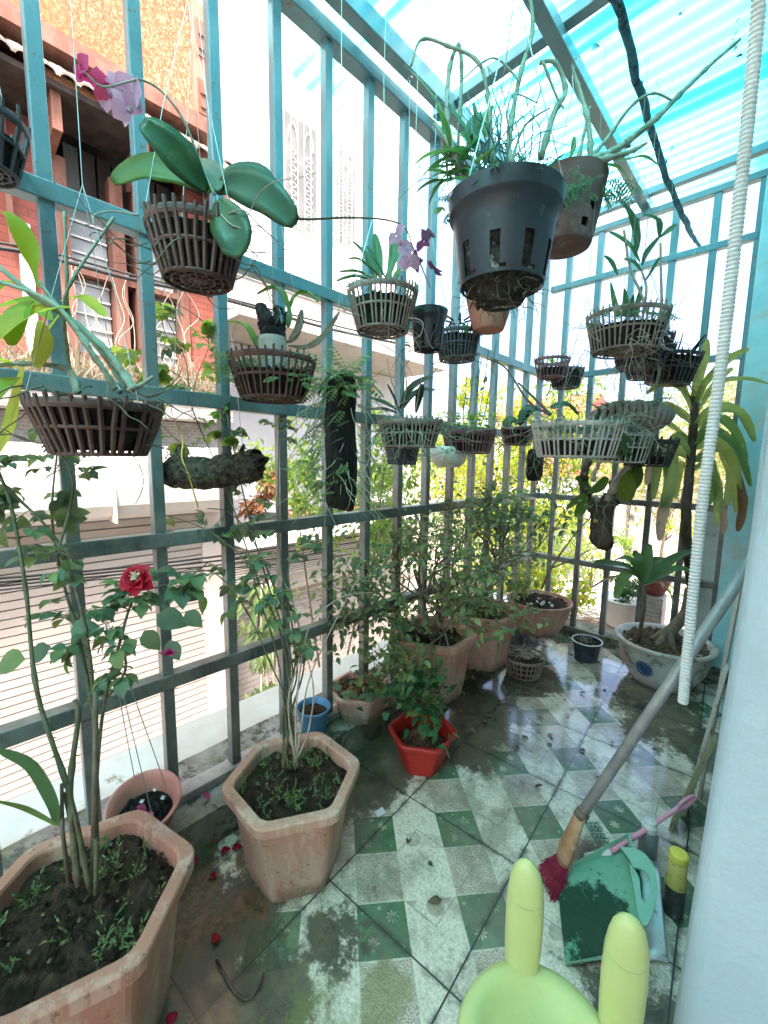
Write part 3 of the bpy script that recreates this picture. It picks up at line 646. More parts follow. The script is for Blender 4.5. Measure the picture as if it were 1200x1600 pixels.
#@@HOUSE
# overhead cables
def cable(pts, r, label, grp=None):
    q = MB(); q.tube(smooth(pts, 8), r, 6); o = q.build('power_cable', 'cable', None, True); tag(o, label, 'cable', grp)
M['cable'] = mat_noise('cable', (.012, .012, .014), (.03, .03, .03), 20, .6, bmp=.1)
X_ = -3.7
cable([WX(-60, 380, X_), WX(60, 398, X_), WX(200, 435, X_), WX(340, 465, X_), WX(520, 515, X_), WX(640, 540, X_)], .014, 'thick black power cable sagging across the brown window')
cable([WX(-60, 372, X_-.02), WX(60, 390, X_-.02), WX(200, 428, X_-.02), WX(340, 462, X_-.02), WX(520, 508, X_-.02), WX(640, 536, X_-.02)], .008, 'thinner black cable strung just above the thick power cable')
X_ = -2.4
for k in range(4):
    yy = 866+k*7
    cable([WX(-60, yy+42, X_), WX(150, yy+25-k*2, X_), WX(350, yy+2, X_), WX(500, yy-20+k*2, X_), WX(700, yy-46, X_)], .006-.0008*k, ['topmost', 'second', 'third', 'lowest'][k]+' of four dark cables crossing in front of the roller shutter')
#@@FAR
# ================================================================== PLANTS AND POTS
def soil(mb, r, z, n=7, amp=.012, hexr=None, crumbs=40, rot=0):
    """uneven disc or hexagon of earth"""
    N = 64; rings = n+6; base = len(mb.v); mb.v.append((0, 0, z+amp))
    sx = R.uniform(0, 50)
    for i in range(1, rings+1):
        for k in range(N):
            th = 2*PI*k/N; rr = r*i/rings
            if hexr: 
                a = (th-rot) % (PI/3)-PI/6; rr = rr*math.cos(PI/6)/math.cos(a)
            q = V((rr*math.cos(th), rr*math.sin(th), 0)); h = mnoise.noise(q*22+V((sx, 0, 0)))*amp*1.3+mnoise.noise(q*60+V((sx, 0, 0)))*amp*.9+mnoise.noise(q*140+V((sx, 0, 0)))*amp*.5
            mb.v.append((q.x, q.y, z+h+amp*.6*(1-i/rings)))
    for k in range(N): mb.f.append((base, base+1+k, base+1+(k+1) % N))
    for i in range(rings-1):
        for k in range(N):
            a = base+1+i*N+k; b2 = base+1+i*N+(k+1) % N; mb.f.append((a, a+N, b2+N, b2))
    for i in range(crumbs):
        a = R.uniform(0, 2*PI); q = r*.84*math.sqrt(R.random()); crumb(mb, V((q*math.cos(a), q*math.sin(a), z+R.uniform(0, amp))), R.uniform(.003, .009))
def crumb(mb, c, s):
    vs = [c+V((x, y, z))*s*R.uniform(.6, 1.1) for x, y, z in ((1, 0, 0), (-1, 0, 0), (0, 1, 0), (0, -1, 0), (0, 0, 1), (0, 0, -1))]
    mb.add(vs, [(0, 2, 4), (2, 1, 4), (1, 3, 4), (3, 0, 4), (2, 0, 5), (1, 2, 5), (3, 1, 5), (0, 3, 5)])
def hexring(rad, z, rot, rnd=.14, bow=0):
    """hexagon with rounded corners: 6 x 5 points"""
    out = []
    P_ = [V((rad*math.cos(rot+k*PI/3), rad*math.sin(rot+k*PI/3), 0)) for k in range(6)]
    for k in range(6):
        p0, p1, p2 = P_[k-1], P_[k], P_[(k+1) % 6]
        a = p1.lerp(p0, rnd); b2 = p1.lerp(p2, rnd)
        for j in range(5):
            t_ = j/4; q = a.lerp(p1, t_).lerp(p1.lerp(b2, t_), t_); out.append((q.x, q.y, z))
    return out
def hexpot(root, mat, Rt, Rb, h, rot, rim=.028, lip=.018, wall=.012):
    mb = MB(); rings = [hexring(Rb-wall, .004, rot), hexring(Rb, 0, rot), hexring(Rb+(Rt-lip-Rb)*.25, h*.25, rot), hexring(Rb+(Rt-lip-Rb)*.6, h*.6, rot), hexring(Rt-lip-.002, h-rim-.004, rot), hexring(Rt, h-rim, rot), hexring(Rt+.002, h-.004, rot), hexring(Rt-.002, h, rot), hexring(Rt-lip-wall+.004, h, rot), hexring(Rt-lip-wall, h-.006, rot), hexring(Rt-lip-wall-.012, h*.55, rot), hexring(Rb-wall, h*.3, rot)]
    n = 30; base = len(mb.v)
    for r_ in rings: mb.v += r_
    for i in range(len(rings)-1):
        for k in range(n): a = base+i*n+k; b2 = base+i*n+(k+1) % n; mb.f.append((a, b2, b2+n, a+n))
    mb.f.append(tuple(base+k for k in reversed(range(n)))) 
    o = mb.build('pot', mat, root, bevel=.0015); return o
def sprig(mb, p, d, L, n=10, lw=.003, ll=.016):
    """small sedum-like shoot: whorls of needle leaves"""
    p = V(p); d = V(d).normalized()
    for i in range(n):
        q = p+d*(L*i/n); mb.leaf(q, d*.55+ru(), d, ll*R.uniform(.7, 1.2), lw*2, -.3, .1, 2)
def weeds(root, Rr, z, n, mat='fern', L=.04, ll=.018):
    mb = MB()
    for i in range(n):
        a = R.uniform(0, 2*PI); q = Rr*R.uniform(.3, .95); p = V((q*math.cos(a), q*math.sin(a), z))
        for k in range(R.randint(1, 4)): sprig(mb, p, V((R.gauss(0, .6), R.gauss(0, .6), 1)), L*R.uniform(.5, 1.3), 9, .0022, ll)
    return mb.build('weeds', mat, root)
def cane(mb, pts, r0, r1, thorns=0, wob=.004, n=6):
    pts = smooth(jit(pts, wob), 7); L_ = len(pts); mb.tube(pts, [(r0+(r1-r0)*i/(L_-1))*(1.28 if i % 6 == 3 else .96+R.uniform(-.05, .05)) for i in range(L_)], n)
    for i in range(thorns):
        k = R.randint(1, len(pts)-2); d = ru(); ax = (pts[k+1]-pts[k]).normalized(); d = (d-ax*d.dot(ax)).normalized(); r = r0+(r1-r0)*k/len(pts)
        mb.tube([pts[k]+d*r*.7, pts[k]+d*(r+.006)+ax*-.002], [.002, .0003], 4)
    return pts
def compound(mbs, mbl, p, d, L=.07, ls=.028, n=5):
    """rose leaf: stalk with paired leaflets"""
    p = V(p); d = V(d).normalized(); dn = V((0, 0, -1)); pts = [p, p+d*L*.5+dn*L*.06, p+d*L+dn*L*.25]
    mbs.tube(pts, .0009, 4); ax = (pts[2]-pts[0]).normalized(); sd = ax.cross(V((0, 0, 1)))
    if sd.length < .1: sd = V((1, 0, 0))
    sd.normalize(); up = sd.cross(ax)+rv(.25)
    k = (n-1)//2
    for i in range(k):
        q = pts[0].lerp(pts[2], (i+1)/(k+.6)+.1)
        for s in (-1, 1): mbl.leaf(q, sd*s+ax*.5+rv(.15), up+rv(.2), ls*R.uniform(.8, 1.1), ls*.66, R.uniform(.1, .7), .14, 6)
    mbl.leaf(pts[2], ax+rv(.1), up, ls*1.15, ls*.8, R.uniform(.2, .7), .14, 6)
def clothe(mbs, mbl, pts, t0, t1, n, L=.06, ls=.028, k=5, up=0.2):
    for i in range(n):
        t_ = R.uniform(t0, t1); j = min(len(pts)-2, int(t_*(len(pts)-1))); ax = (pts[j+1]-pts[j]).normalized()
        d = ru(); d = d-ax*d.dot(ax)*.6; d.z += up; compound(mbs, mbl, pts[j], d, L*R.uniform(.6, 1.2), ls*R.uniform(.7, 1.25), k)
def rel(pts, root): return [V(p)-root.location for p in pts]

# ---- big hexagonal pot, bottom left
h1 = empty('potted_rose', (-.955, .115, 0), 'largest terracotta hexagonal pot in the near left corner with tall thorny red rose', 'potted plant', 'roses in hexagonal pots by the side railing')
hexpot(h1, 'terracotta', .222, .155, .335, math.radians(14), .034, .022)
sb = MB(); soil(sb, .19, .295, 8, .016, True, 160, math.radians(14)); sb.build('soil', 'soil', h1)
weeds(h1, .17, .30, 30, 'fern', .045, .014)
st_, lf_, dl = MB(), MB(), MB()
D1 = .83
c1 = cane(st_, rel([WD(135, 1392, D1), WD(118, 1250, D1), WD(60, 1085, D1+.02), WD(42, 920, D1+.03), WD(18, 790, D1+.03), WD(-10, 700, D1+.04)], h1), .0052, .0024, 26)
c2 = cane(st_, rel([WD(148, 1400, D1), WD(146, 1180, D1+.03), WD(138, 1000, D1+.05), WD(95, 860, D1+.06), WD(20, 770, D1+.05), WD(-20, 740, D1+.05)], h1), .0046, .0022, 24)
c3 = cane(st_, rel([WD(142, 1395, D1), WD(155, 1130, D1+.04), WD(185, 1000, D1+.06), WD(205, 940, D1+.08), WD(228, 918, D1+.1)], h1), .004, .002, 18)
c4 = cane(st_, rel([WD(128, 1380, D1), WD(108, 1230, D1), WD(122, 1120, D1+.02), WD(112, 1090, D1+.02)], h1), .006, .004, 8)
c5 = cane(st_, rel([WD(150, 1150, D1+.03), WD(120, 1000, D1+.06), WD(100, 900, D1+.1), WD(80, 800, D1+.15), WD(90, 680, D1+.2)], h1), .004, .002, 4)
c6 = cane(st_, rel([WD(190, 1010, D1+.06), WD(200, 1050, D1+.06), WD(175, 1090, D1+.05)], h1), .003, .002)
c7 = cane(st_, rel([WD(95, 860, D1+.06), WD(120, 760, D1+.1), WD(90, 690, D1+.12), WD(60, 640, D1+.12)], h1), .003, .0015)
c8 = cane(st_, rel([WD(228, 918, D1+.1), WD(290, 905, D1+.16), WD(330, 880, D1+.2)], h1), .0025, .0015)
clothe(st_, lf_, c2, .45, 1, 14, .05, .034); clothe(st_, lf_, c3, .45, 1, 16, .05, .038); clothe(st_, lf_, c5, .2, 1, 16, .05, .032); clothe(st_, lf_, c7, 0, 1, 12, .05, .03); clothe(st_, lf_, c8, .1, 1, 9, .05, .034); clothe(st_, lf_, c6, .2, 1, 6, .05, .034); clothe(st_, lf_, c1, .75, 1, 6, .05, .03)
for (px, py, dx_, dy_, L_) in ((245, 960, 30, 10, .07), (225, 985, 20, 30, .055), (265, 1000, 10, 30, .05), (215, 1000, -20, 15, .05), (40, 1030, -60, 8, .075), (80, 1010, -40, 20, .06), (110, 985, 40, -10, .06), (290, 955, 20, 20, .05)):
    a = WD(px, py, D1+.06); b2 = WD(px+dx_, py+dy_, D1+.05); lf_.leaf(a-h1.location, b2-a, -fw+V((0, 0, .6)), L_, L_*.7, .3, .12, 5)
st_.build('stem', 'stem_green', h1, True); lf_.build('foliage', 'leaf_rose', h1, True)
# red flower and magenta bud
def rose(root, c, r, mat, name='flower', n=14, up=V((0, 0, 1)), heart=None):
    q = MB(); c = V(c)
    for i in range(n):
        a = i*2.4; e = .25+.75*(i/n); dr = (up.orthogonal().normalized()); dr.rotate(Matrix.Rotation(a, 3, up))
        q.leaf(c+dr*r*.08, dr*e+up*(1.15-e), up-dr*.2, r*(.65+.45*i/n), r*.95, .35, .25, 5)
    o = q.build(name, mat, root, True)
    if heart:
        q = MB()
        for i in range(9): dd = up+ru()*.8; q.leaf(c, dd, ru(), r*.75, r*.4, .5, .2, 4)
        q.build('flower_heart', heart, o)
    return o
rose(h1, WD(214, 906, D1-.01)-h1.location, .034, 'petal_red', 'flower', 15, (-fw+V((0, 0, .5))).normalized(), 'petal_cream')
rose(h1, WD(264, 1016, D1)-h1.location, .02, 'petal_magenta', 'flower_bud', 8, V((.3, -.2, -.6)).normalized())
# bent yellow-green strap leaf and cut stumps in the same pot
q = MB(); q.blade(rel([WD(88, 1285, D1), WD(82, 1250, D1-.02), WD(50, 1195, D1-.04), WD(0, 1172, D1-.06)], h1), .03, -fw, .2); q.blade(rel([WD(92, 1290, D1), WD(40, 1262, D1-.02), WD(-10, 1250, D1-.06)], h1), .014, -fw, .2); q.build('strap_leaf', 'leaf_strap', h1, True)
q = MB()
for (px, py, dx_, dy_, r_) in ((108, 1375, -15, -150, .004), (118, 1378, -14, -140, .0045), (100, 1330, -10, -70, .0035), (150, 1310, 4, -230, .006)):
    q.tube(jit(rel([WD(px, py, D1), WD(px+dx_*.5, py+dy_*.5, D1), WD(px+dx_, py+dy_, D1+.01)], h1), .003), [r_, r_*.8], 7)
q.build('cut_stump', 'stem_brown', h1, True)
q = MB()
for i in range(26):
    a = R.uniform(0, 6.28); rr = .17*math.sqrt(R.random()); crumb(q, V((rr*math.cos(a), rr*math.sin(a), .308)), R.uniform(.003, .007))
q.build('pebbles', 'pebble', h1)

# ---- second hexagonal pot
h2 = empty('potted_rose', (-.985, .650, 0), 'square standing terracotta hexagonal pot on floor beside the round pink pot, leggy rose with bluish leaves', 'potted plant', 'roses in hexagonal pots by the side railing')
h2['label'] = 'hexagonal peach terracotta pot standing alone on the mossy tiles with a leggy many-stemmed rose'
hexpot(h2, 'terracotta_light', .208, .145, .285, 0, .030, .022)
sb = MB(); soil(sb, .183, .248, 8, .013, True, 130, 0); sb.build('soil', 'soil', h2)
weeds(h2, .165, .256, 44, 'fern', .04, .012)
st_, lf_ = MB(), MB(); D2 = 1.22
tipsX = 0
tips = [((440, 1000), (395, 900), (350, 760), (300, 640), (285, 560), (250, 470)), ((455, 1030), (437, 880), (432, 760), (436, 640)), ((430, 1010), (400, 930), (385, 880), (320, 830), (240, 800)),
        ((450, 1000), (430, 930), (395, 850), (360, 800), (320, 790)), ((470, 1030), (452, 900), (470, 860), (500, 850)), ((425, 1040), (385, 960), (340, 900), (290, 890)), ((448, 1040), (415, 900), (385, 780), (345, 600), (330, 520), (270, 480)), ((460, 1050), (445, 960), (420, 900), (405, 850))]
for k, tp in enumerate(tips):
    p0 = [(450+R.uniform(-8, 14), 1200), (448+R.uniform(-8, 14), 1120)]; pts = rel([WD(x, y, D2+.02*i) for i, (x, y) in enumerate(p0+list(tp))], h2)
    cc_ = cane(st_, pts, .0036, .0014, 10, .006); clothe(st_, lf_, cc_, .38, 1, 9 if k < 4 else 7, .05, .034)
lb_ = MB()
for tp in (((285, 560), (262, 520), (250, 470), (262, 440)), ((285, 590), (235, 560), (200, 545), (185, 540)), ((300, 640), (310, 590), (325, 540), (318, 510)), ((300, 620), (260, 610), (235, 600), (190, 610)), ((320, 700), (280, 690), (250, 660), (230, 650)), ((330, 640), (345, 660), (352, 690), (350, 720))):
    cc_ = cane(st_, rel([WD(x, y, D2+.1) for x, y in tp], h2), .0016, .0009); clothe(st_, lb_, cc_, .1, 1, 8, .05, .036)
lb_.build('young_leaves', 'leaf_bright', h2, True)
q = MB()
for tp in (((460, 1110), (475, 1000), (500, 960), (540, 930), (580, 925)), ((470, 1130), (480, 1060), (520, 985), (560, 905)), ((452, 1100), (468, 1010), (455, 930), (420, 880)), ((480, 1150), (490, 1080), (475, 1020), (462, 960))):
    cane(q, rel([WD(465, 1190, D2)]+[WD(x, y, D2+.03*i) for i, (x, y) in enumerate(tp)], h2), .0035, .001)
q.build('bare_twig', 'stem_tan', h2, True)
st_.build('stem', 'stem_green', h2, True); lf_.build('foliage', 'leaf_rose', h2, True)

# ---- leafy shrubs in hexagonal pots further along
def twiggy(mbs, p, d, L, r, depth, tips, spread=.55, up=.12, kids=3):
    pts = [V(p)]; dd = V(d).normalized()
    for i in range(4): dd = (dd+rv(.14)+V((0, 0, up*.3))).normalized(); pts.append(pts[-1]+dd*L/4)
    mbs.tube(pts, [r, r*.6], 5 if depth > 0 else 4)
    if depth == 0: tips.append((pts[-1], dd)); tips.append((pts[2], dd)); return
    for k in range(kids):
        q = pts[R.randint(2, 4)]; nd = (dd+ru()*spread*1.6+V((0, 0, up))).normalized(); twiggy(mbs, q, nd, L*R.uniform(.55, .85), r*.6, depth-1, tips, spread, up, kids)
def shrub(root, base, dirs, L, r, depth, leafmat, ls, per, spread=.55, up=.12, kids=3, stem='stem_brown', droop=0):
    ms, ml = MB(), MB(); tips = []
    for dd in dirs: twiggy(ms, base, dd, L, r, depth, tips, spread, up, kids)
    for p, d_ in tips:
        for k in range(per):
            q = p+rv(ls*.8); d2 = (d_*.6+ru()+V((0, 0, -droop))).normalized(); ml.leaf(q, d2, V((0, 0, 1))+rv(.5), ls*R.uniform(.7, 1.25), ls*R.uniform(.4, .6), R.uniform(.1, .5), .12, 3)
    ms.build('stem', stem, root, True); return ml.build('foliage', leafmat, root, True)
h3 = empty('potted_shrub', (-1.15, 1.55, .118), 'hexagonal terracotta pot on the ledge behind the red pot, tall dense grey-green shrub', 'potted plant')
hexpot(h3, 'terracotta', .212, .145, .30, math.radians(30), .03, .022)
sb = MB(); soil(sb, .18, .25, 8, .015, True, 120, math.radians(30)); sb.build('soil', 'soil', h3); weeds(h3, .16, .26, 6)
shrub(h3, (0, 0, .24), [(-.25, -.5, 1), (.1, -.7, .9), (-.1, -.2, 1), (.15, .2, 1), (.3, -.4, .9), (-.15, .45, 1)], .36, .011, 3, 'leaf_dull', .036, 7, .75, .1, 3)
q = MB(); c_ = WD(560, 950, 1.75)-h3.location
for i in range(260): p_ = c_+V((R.gauss(0, .10), R.gauss(0, .12), R.gauss(.05, .13))); q.leaf(p_, ru()+V((0, 0, -.4)), V((0, 0, 1))+rv(.4), .04, .02, .4, .12, 3)
for i in range(60): p_ = WD(560+R.gauss(0, 25), 905+R.gauss(0, 18), 1.6+R.gauss(0, .03))-h3.location; q.leaf(p_, ru(), V((0, 0, 1))+rv(.4), .045, .02, .3, .12, 3)
q.build('low_foliage', 'leaf_rose', h3, True)
h4 = empty('potted_shrub', (-1.15, 1.99, .118), 'farther hexagonal terracotta pot on the ledge with dark glossy bush, before the round bowl', 'potted plant')
hexpot(h4, 'terracotta_dark', .212, .145, .30, math.radians(28), .03, .022)
sb = MB(); soil(sb, .18, .25, 8, .015, True, 100, math.radians(28)); sb.build('soil', 'soil', h4); weeds(h4, .16, .26, 12, 'fern')
shrub(h4, (0, 0, .24), [(.05, -.05, 1), (.12, .05, 1), (-.05, .05, 1)], .34, .008, 3, 'leaf_rose', .040, 5, .5, .16, 3)
# red pot with glossy shrub
h5 = empty('potted_shrub', (-.965, 1.245, 0), 'small bright red hexagonal pot on the floor with a low glossy green shrub', 'potted plant')
hexpot(h5, 'red_plastic', .142, .085, .15, math.radians(-25), .016, .012, .006)
sb = MB(); soil(sb, .10, .095, 6, .012, True, 50, 0)
for v_i in range(len(sb.v)): x_, y_, z_ = sb.v[v_i]; sb.v[v_i] = (x_, y_, z_+max(0, .035-(x_*x_+y_*y_)*5))
sb.build('soil', 'soil_red', h5)
shrub(h5, (0, 0, .11), [(-.15, 0, 1), (.2, .1, 1), (-.05, .1, 1)], .13, .006, 2, 'leaf_dark', .042, 6, .75, .15, 3)
q = MB()
for i in range(30): p_ = V((R.gauss(.0, .06), R.gauss(0, .06), R.gauss(.24, .04))); q.leaf(p_, ru(), V((0, 0, 1))+rv(.4), .04, .02, .3, .12, 3)
q.build('young_leaves', 'leaf_bright', h5, True)
# small peach pot on the ledge
h6 = empty('potted_seedling', (-1.262, 1.175, .118), 'small pale hexagonal pot on the ledge full of dead leaves with a round-leaved seedling', 'potted plant')
hexpot(h6, 'terracotta_light', .142, .098, .125, math.radians(-22), .016, .012, .007)
sb = MB(); soil(sb, .115, .10, 5, .01, True, 20, math.radians(-22)); sb.build('soil', 'soil', h6)
q = MB()
for i in range(70): a = R.uniform(0, 6.28); rr = .10*math.sqrt(R.random()); q.leaf((rr*math.cos(a), rr*math.sin(a), .118+R.uniform(-.006, .01)), ru()*V((1, 1, .3)), V((0, 0, 1))+rv(.4), R.uniform(.03, .06), .022, R.uniform(.3, 1.2), .2, 3)
q.build('dead_leaves', 'leaf_dead', h6)
q, s_ = MB(), MB()
for i in range(9):
    a = R.uniform(-2.2, 1.2); p0 = V((.02, 0, .115)); p1 = p0+V((math.cos(a)*.06, math.sin(a)*.06, .045)); p2 = p0+V((math.cos(a)*.11, math.sin(a)*.11, .04)); s_.tube(smooth([p0, p1, p2]), .0015, 4)
    for k in (-1, 0, 1): q.leaf(p2+V((0, 0, 0)), V((math.cos(a+k*1.4), math.sin(a+k*1.4), -.05)), (0, 0, 1), .045, .038, .15, .05, 4)
s_.build('stem', 'stem_green', h6, True); q.build('foliage', 'leaf_rose', h6, True)
# round pots
def roundpot(root, mat, rt_, rb_, h, lip=.008, band=.02, wall=.005, name='pot', n=40, skip=None):
    q = MB(); q.lathe([(0, .0), (rb_, 0), (rb_+(rt_-lip-rb_)*.5, h*.5), (rt_-lip, h-band), (rt_, h-band+.001), (rt_+.001, h), (rt_-wall, h), (rt_-lip-wall, h-band), (rb_-wall, .01), (0, .01)], n)
    return q.build(name, mat, root, True, bevel=.0012)
h7 = empty('pink_pot', (-1.268, .33, .118), 'small round pink pot tilted on the ledge beside the biggest pot, with dark bark chips', 'pot')
h7.rotation_euler = (.12, .25, 0)
roundpot(h7, 'pink_plastic', .096, .06, .135, .012, .016)
q = MB(); q.lathe([(0, .075), (.076, .075)], 24)
for i in range(70): a = R.uniform(0, 6.28); rr = .062*math.sqrt(R.random()); crumb(q, V((rr*math.cos(a), rr*math.sin(a), .083)), R.uniform(.008, .02))
q.build('bark_chips', 'charred', h7)
q = MB()
for i in range(3): q.leaf((R.uniform(-.05, .04), R.uniform(-.05, .0), .10), ru()*V((1, 1, .2)), (0, 0, 1), .035, .022, .3, .3, 4)
q.build('petal', 'petal_magenta', h7, True)
q = MB()
for i in range(3): crumb(q, V((R.uniform(-.05, .04), R.uniform(-.03, .05), .105)), .008)
q.build('white_chips', 'white_wire', h7)
q = MB()
for s in (-1, 1, 0): q.tube([(s*.085, (.06 if s == 0 else 0), .132), (-.13, .0, .72)], .0011, 4)
q.build('hanger_wire', 'wire', h7)
h8 = empty('blue_pot', (-1.285, .945, .118), 'small blue round pot on the ledge between the peach pot and railing', 'pot')
roundpot(h8, 'blue_plastic', .068, .048, .12, .005, .012)
sb = MB(); soil(sb, .056, .095, 4, .006, None, 20); sb.build('soil', 'soil', h8)
# round bowl pot with leaning shrub
h9 = empty('potted_shrub', (-1.10, 2.62, .118), 'round brown bowl pot at the far left corner with creeping herbs and a leaning twig', 'potted plant')
q = MB(); q.lathe([(0, 0), (.12, 0), (.15, .05), (.185, .13), (.195, .19), (.205, .20), (.205, .215), (.19, .215), (.18, .19), (0, .19)], 40); q.build('pot', 'terracotta_dark', h9, True, bevel=.002)
sb = MB(); soil(sb, .18, .195, 6, .014, None, 60); sb.build('soil', 'soil', h9)
q = MB()
for i in range(16): a = R.uniform(0, 6.28); rr = .15*math.sqrt(R.random()); crumb(q, V((rr*math.cos(a), rr*math.sin(a), .215)), R.uniform(.008, .016))
q.build('white_stones', 'white_wire', h9)
shrub(h9, (-.05, -.03, .2), [(-.4, -.4, .7), (-.3, .1, .8)], .10, .003, 2, 'leaf_bright', .026, 4, .9, .0, 3)
q = MB(); pts = cane(q, rel([WD(845, 920, 2.58), WD(862, 885, 2.6), WD(900, 835, 2.62), WD(930, 800, 2.64)], h9), .008, .003); pts = cane(q, rel([WD(862, 885, 2.6), WD(900, 872, 2.6), WD(925, 858, 2.6)], h9), .005, .002)
q.build('leaning_twig', 'stem_brown', h9, True)
# basket of twigs on the floor, little black pot
def basket(root, mat, rt_, rb_, h, ns=22, rings=(.0, .5, .93), teeth=.012, sw=.0055, fill='soil', fill_h=.62, bottom=True, name='basket'):
    q = MB(); rr = lambda z: rb_+(rt_-rb_)*(z/h)
    for k in range(ns):
        a = 2*PI*k/ns; c_, s_ = math.cos(a), math.sin(a); lean = R.gauss(0, .002)
        if R.random() < .05: continue
        tt_ = R.gauss(0, .012)
        q.tube([(rr(z)*math.cos(a+tt_*z/h)+lean, rr(z)*math.sin(a+tt_*z/h)+R.gauss(0, .0012), z) for z in (0, h*.5, h*.93)]+[((rt_+.001)*c_, (rt_+.001)*s_, h+teeth*R.uniform(.35, 1.2))], [sw*.55, sw*.62, sw*.6, sw*.5], 5)
    for i, t_ in enumerate(rings):
        z = h*t_; r_ = rr(z)-.0008; hh = .0035 if i < len(rings)-1 else .0085
        q.lathe([(r_+.001, z-hh), (r_+.0032, z-hh*.3), (r_+.0032, z+hh*.6), (r_+.001, z+hh), (r_-.0015, z+hh), (r_-.0015, z-hh), (r_+.001, z-hh)], 40)
    if bottom:
        for f_ in (.25, .5, .75): q.lathe([(rb_*f_-.002, .0), (rb_*f_+.002, .0), (rb_*f_+.002, .003), (rb_*f_-.002, .003), (rb_*f_-.002, .0)], 30)
        for k in range(12): a = 2*PI*k/12; q.bar((rb_*.12*math.cos(a), rb_*.12*math.sin(a), .002), (rb_*math.cos(a), rb_*math.sin(a), .002), .003, .0035)
        q.lathe([(0, .0005), (rb_*.14, .0005), (rb_*.14, .0035), (0, .0035)], 16)
    o = q.build(name, mat, root)
    if fill:
        f_ = MB(); z1 = h*fill_h; f_.lathe([(0, .008), (rb_-.003, .008), (rr(z1)-.0045, z1), (0, z1+.006)], 28, jit=.02)
        for i in range(60): a = R.uniform(0, 6.28); r2 = (rr(z1)-.012)*math.sqrt(R.random()); crumb(f_, V((r2*math.cos(a), r2*math.sin(a), z1+.004)), R.uniform(.005, .012))
        f_.build('growing_medium', fill, root)
    return o
h10 = empty('floor_basket', (-1.005, 2.235, .0), 'round slatted basket of dry twigs standing on the floor beside the farther hexagonal pot', 'basket')
basket(h10, 'basket_grey', .122, .085, .115, 34, (.0, .3, .6, .93), .006, .006, 'soil', .8)
q = MB()
for i in range(34): a = R.uniform(0, 6.28); c_ = V((R.gauss(0, .04), R.gauss(0, .04), .115+R.uniform(0, .02))); dd = V((math.cos(a), math.sin(a), R.gauss(0, .12))); q.tube([c_-dd*.05, c_+rv(.006), c_+dd*.05], .0018, 4)
q.build('dry_twigs', 'stem_tan', h10)
h11 = empty('black_pot', (-.81, 2.69, .0), 'little round black pot with a pale rim and dead grass near the end kerb', 'pot')
roundpot(h11, 'navy_plastic', .086, .066, .12, .004, .01)
q = MB(); q.lathe([(.083, .119), (.089, .119), (.089, .124), (.083, .124), (.083, .119)], 32); q.build('pale_rim', 'white_wire', h11)
sb = MB(); soil(sb, .078, .10, 4, .008, None, 30); sb.build('soil', 'soil', h11)
q = MB()
for i in range(50): q.leaf((R.gauss(0, .02), R.gauss(0, .02), .10), V((R.gauss(0, .8), R.gauss(0, .8), .8)), ru(), .07, .005, .9, .1, 3)
q.build('dead_grass', 'grass_dry', h11)

# ---- wide white bonsai bowl with dracaena, blue flower painted on its side
bz = empty('potted_dracaena', (-.42, 2.74, 0), 'tall dracaena with drooping browned leaves in a wide cream bowl with a blue painted flower', 'potted plant')
q = MB(); q.lathe([(0, 0), (.15, 0), (.16, .02), (.20, .09), (.222, .17), (.228, .215), (.245, .225), (.247, .24), (.235, .245), (.215, .235), (.208, .215), (0, .21)], 56)
q.build('pot', mat_noise('cream_glaze', (.44, .42, .37), (.54, .52, .47), 6, .4, (.16, .15, .12), 9, (.52, .66), .1), bz, True)
def petals(par, mat, az, zc, r, n, name):
    q = MB()
    for k in range(n*2):
        a0 = PI*k/n; pts = []
        for (rr_, da_) in ((.12, -.5), (1.0 if k % 2 else .93, 0), (.12, .5)): pts.append((rr_*math.cos(a0+da_*PI/n*1.9)*r, rr_*math.sin(a0+da_*PI/n*1.9)*r))
        ring = [(0, 0)]+[(rr_*math.cos(a0+da_*PI/n)*r, rr_*math.sin(a0+da_*PI/n)*r) for rr_, da_ in ((.35, -.46), (.75, -.40), (1.0, 0), (.75, .40), (.35, .46))]
        b0 = len(q.v)
        for (x_, z_) in ring:
            z = zc+z_; rad = .20+(z-.09)*(.022/.08)+.011+(.0035 if .07 < z < .2 else 0); a = az+x_/rad; q.v.append((rad*math.cos(a), rad*math.sin(a), z))
        q.f.append(tuple(b0+i for i in range(6)))
    q.build(name, mat, par, solid=.0012)
aim = math.atan2(CAM.y-2.74, CAM.x+.42)
petals(bz, mat_noise('flower_blue', (.03, .07, .16), (.05, .11, .22), 9, .4, bmp=0), aim-.36, .125, .050, 8, 'blue_painted_flower')
petals(bz, mat_noise('flower_pink', (.42, .22, .2), (.5, .3, .27), 9, .4, bmp=0), aim-.95, .14, .045, 7, 'pink_painted_flower')
sb = MB(); soil(sb, .205, .222, 7, .02, None, 160); sb.build('soil', mat_noise('leafy_soil', (.07, .05, .03), (.16, .12, .07), 50, .95, bmp=1, bscale=90, bdist=.012), bz)
q = MB(); q.tube(smooth(jit([(-.0, -.02, .20), (.03, .0, .30), (.085, .01, .42), (.10, .02, .55)], .004), 5), [.075, .05, .04, .036, .033, .032, .030, .030, .03, .03, .03, .03, .03, .03, .03, .03], 10)
for a in (2.2, 3.2, 4.2, 5.2, .6): q.tube(smooth([(.02, 0, .30), (.02+.05*math.cos(a), .05*math.sin(a), .25), (.02+.10*math.cos(a), .10*math.sin(a), .20)]), [.026, .012], 7)
q.build('gnarled_base', 'bark_pale', bz, True)
DZ = 2.13
q = MB(); tr = smooth([(.10, .02, .54)]+rel([WD(1072, 820, DZ), WD(1078, 740, DZ), WD(1084, 660, DZ), WD(1083, 620, DZ)], bz), 6); q.tube(jit(tr, .0015), [.026, .017], 9)
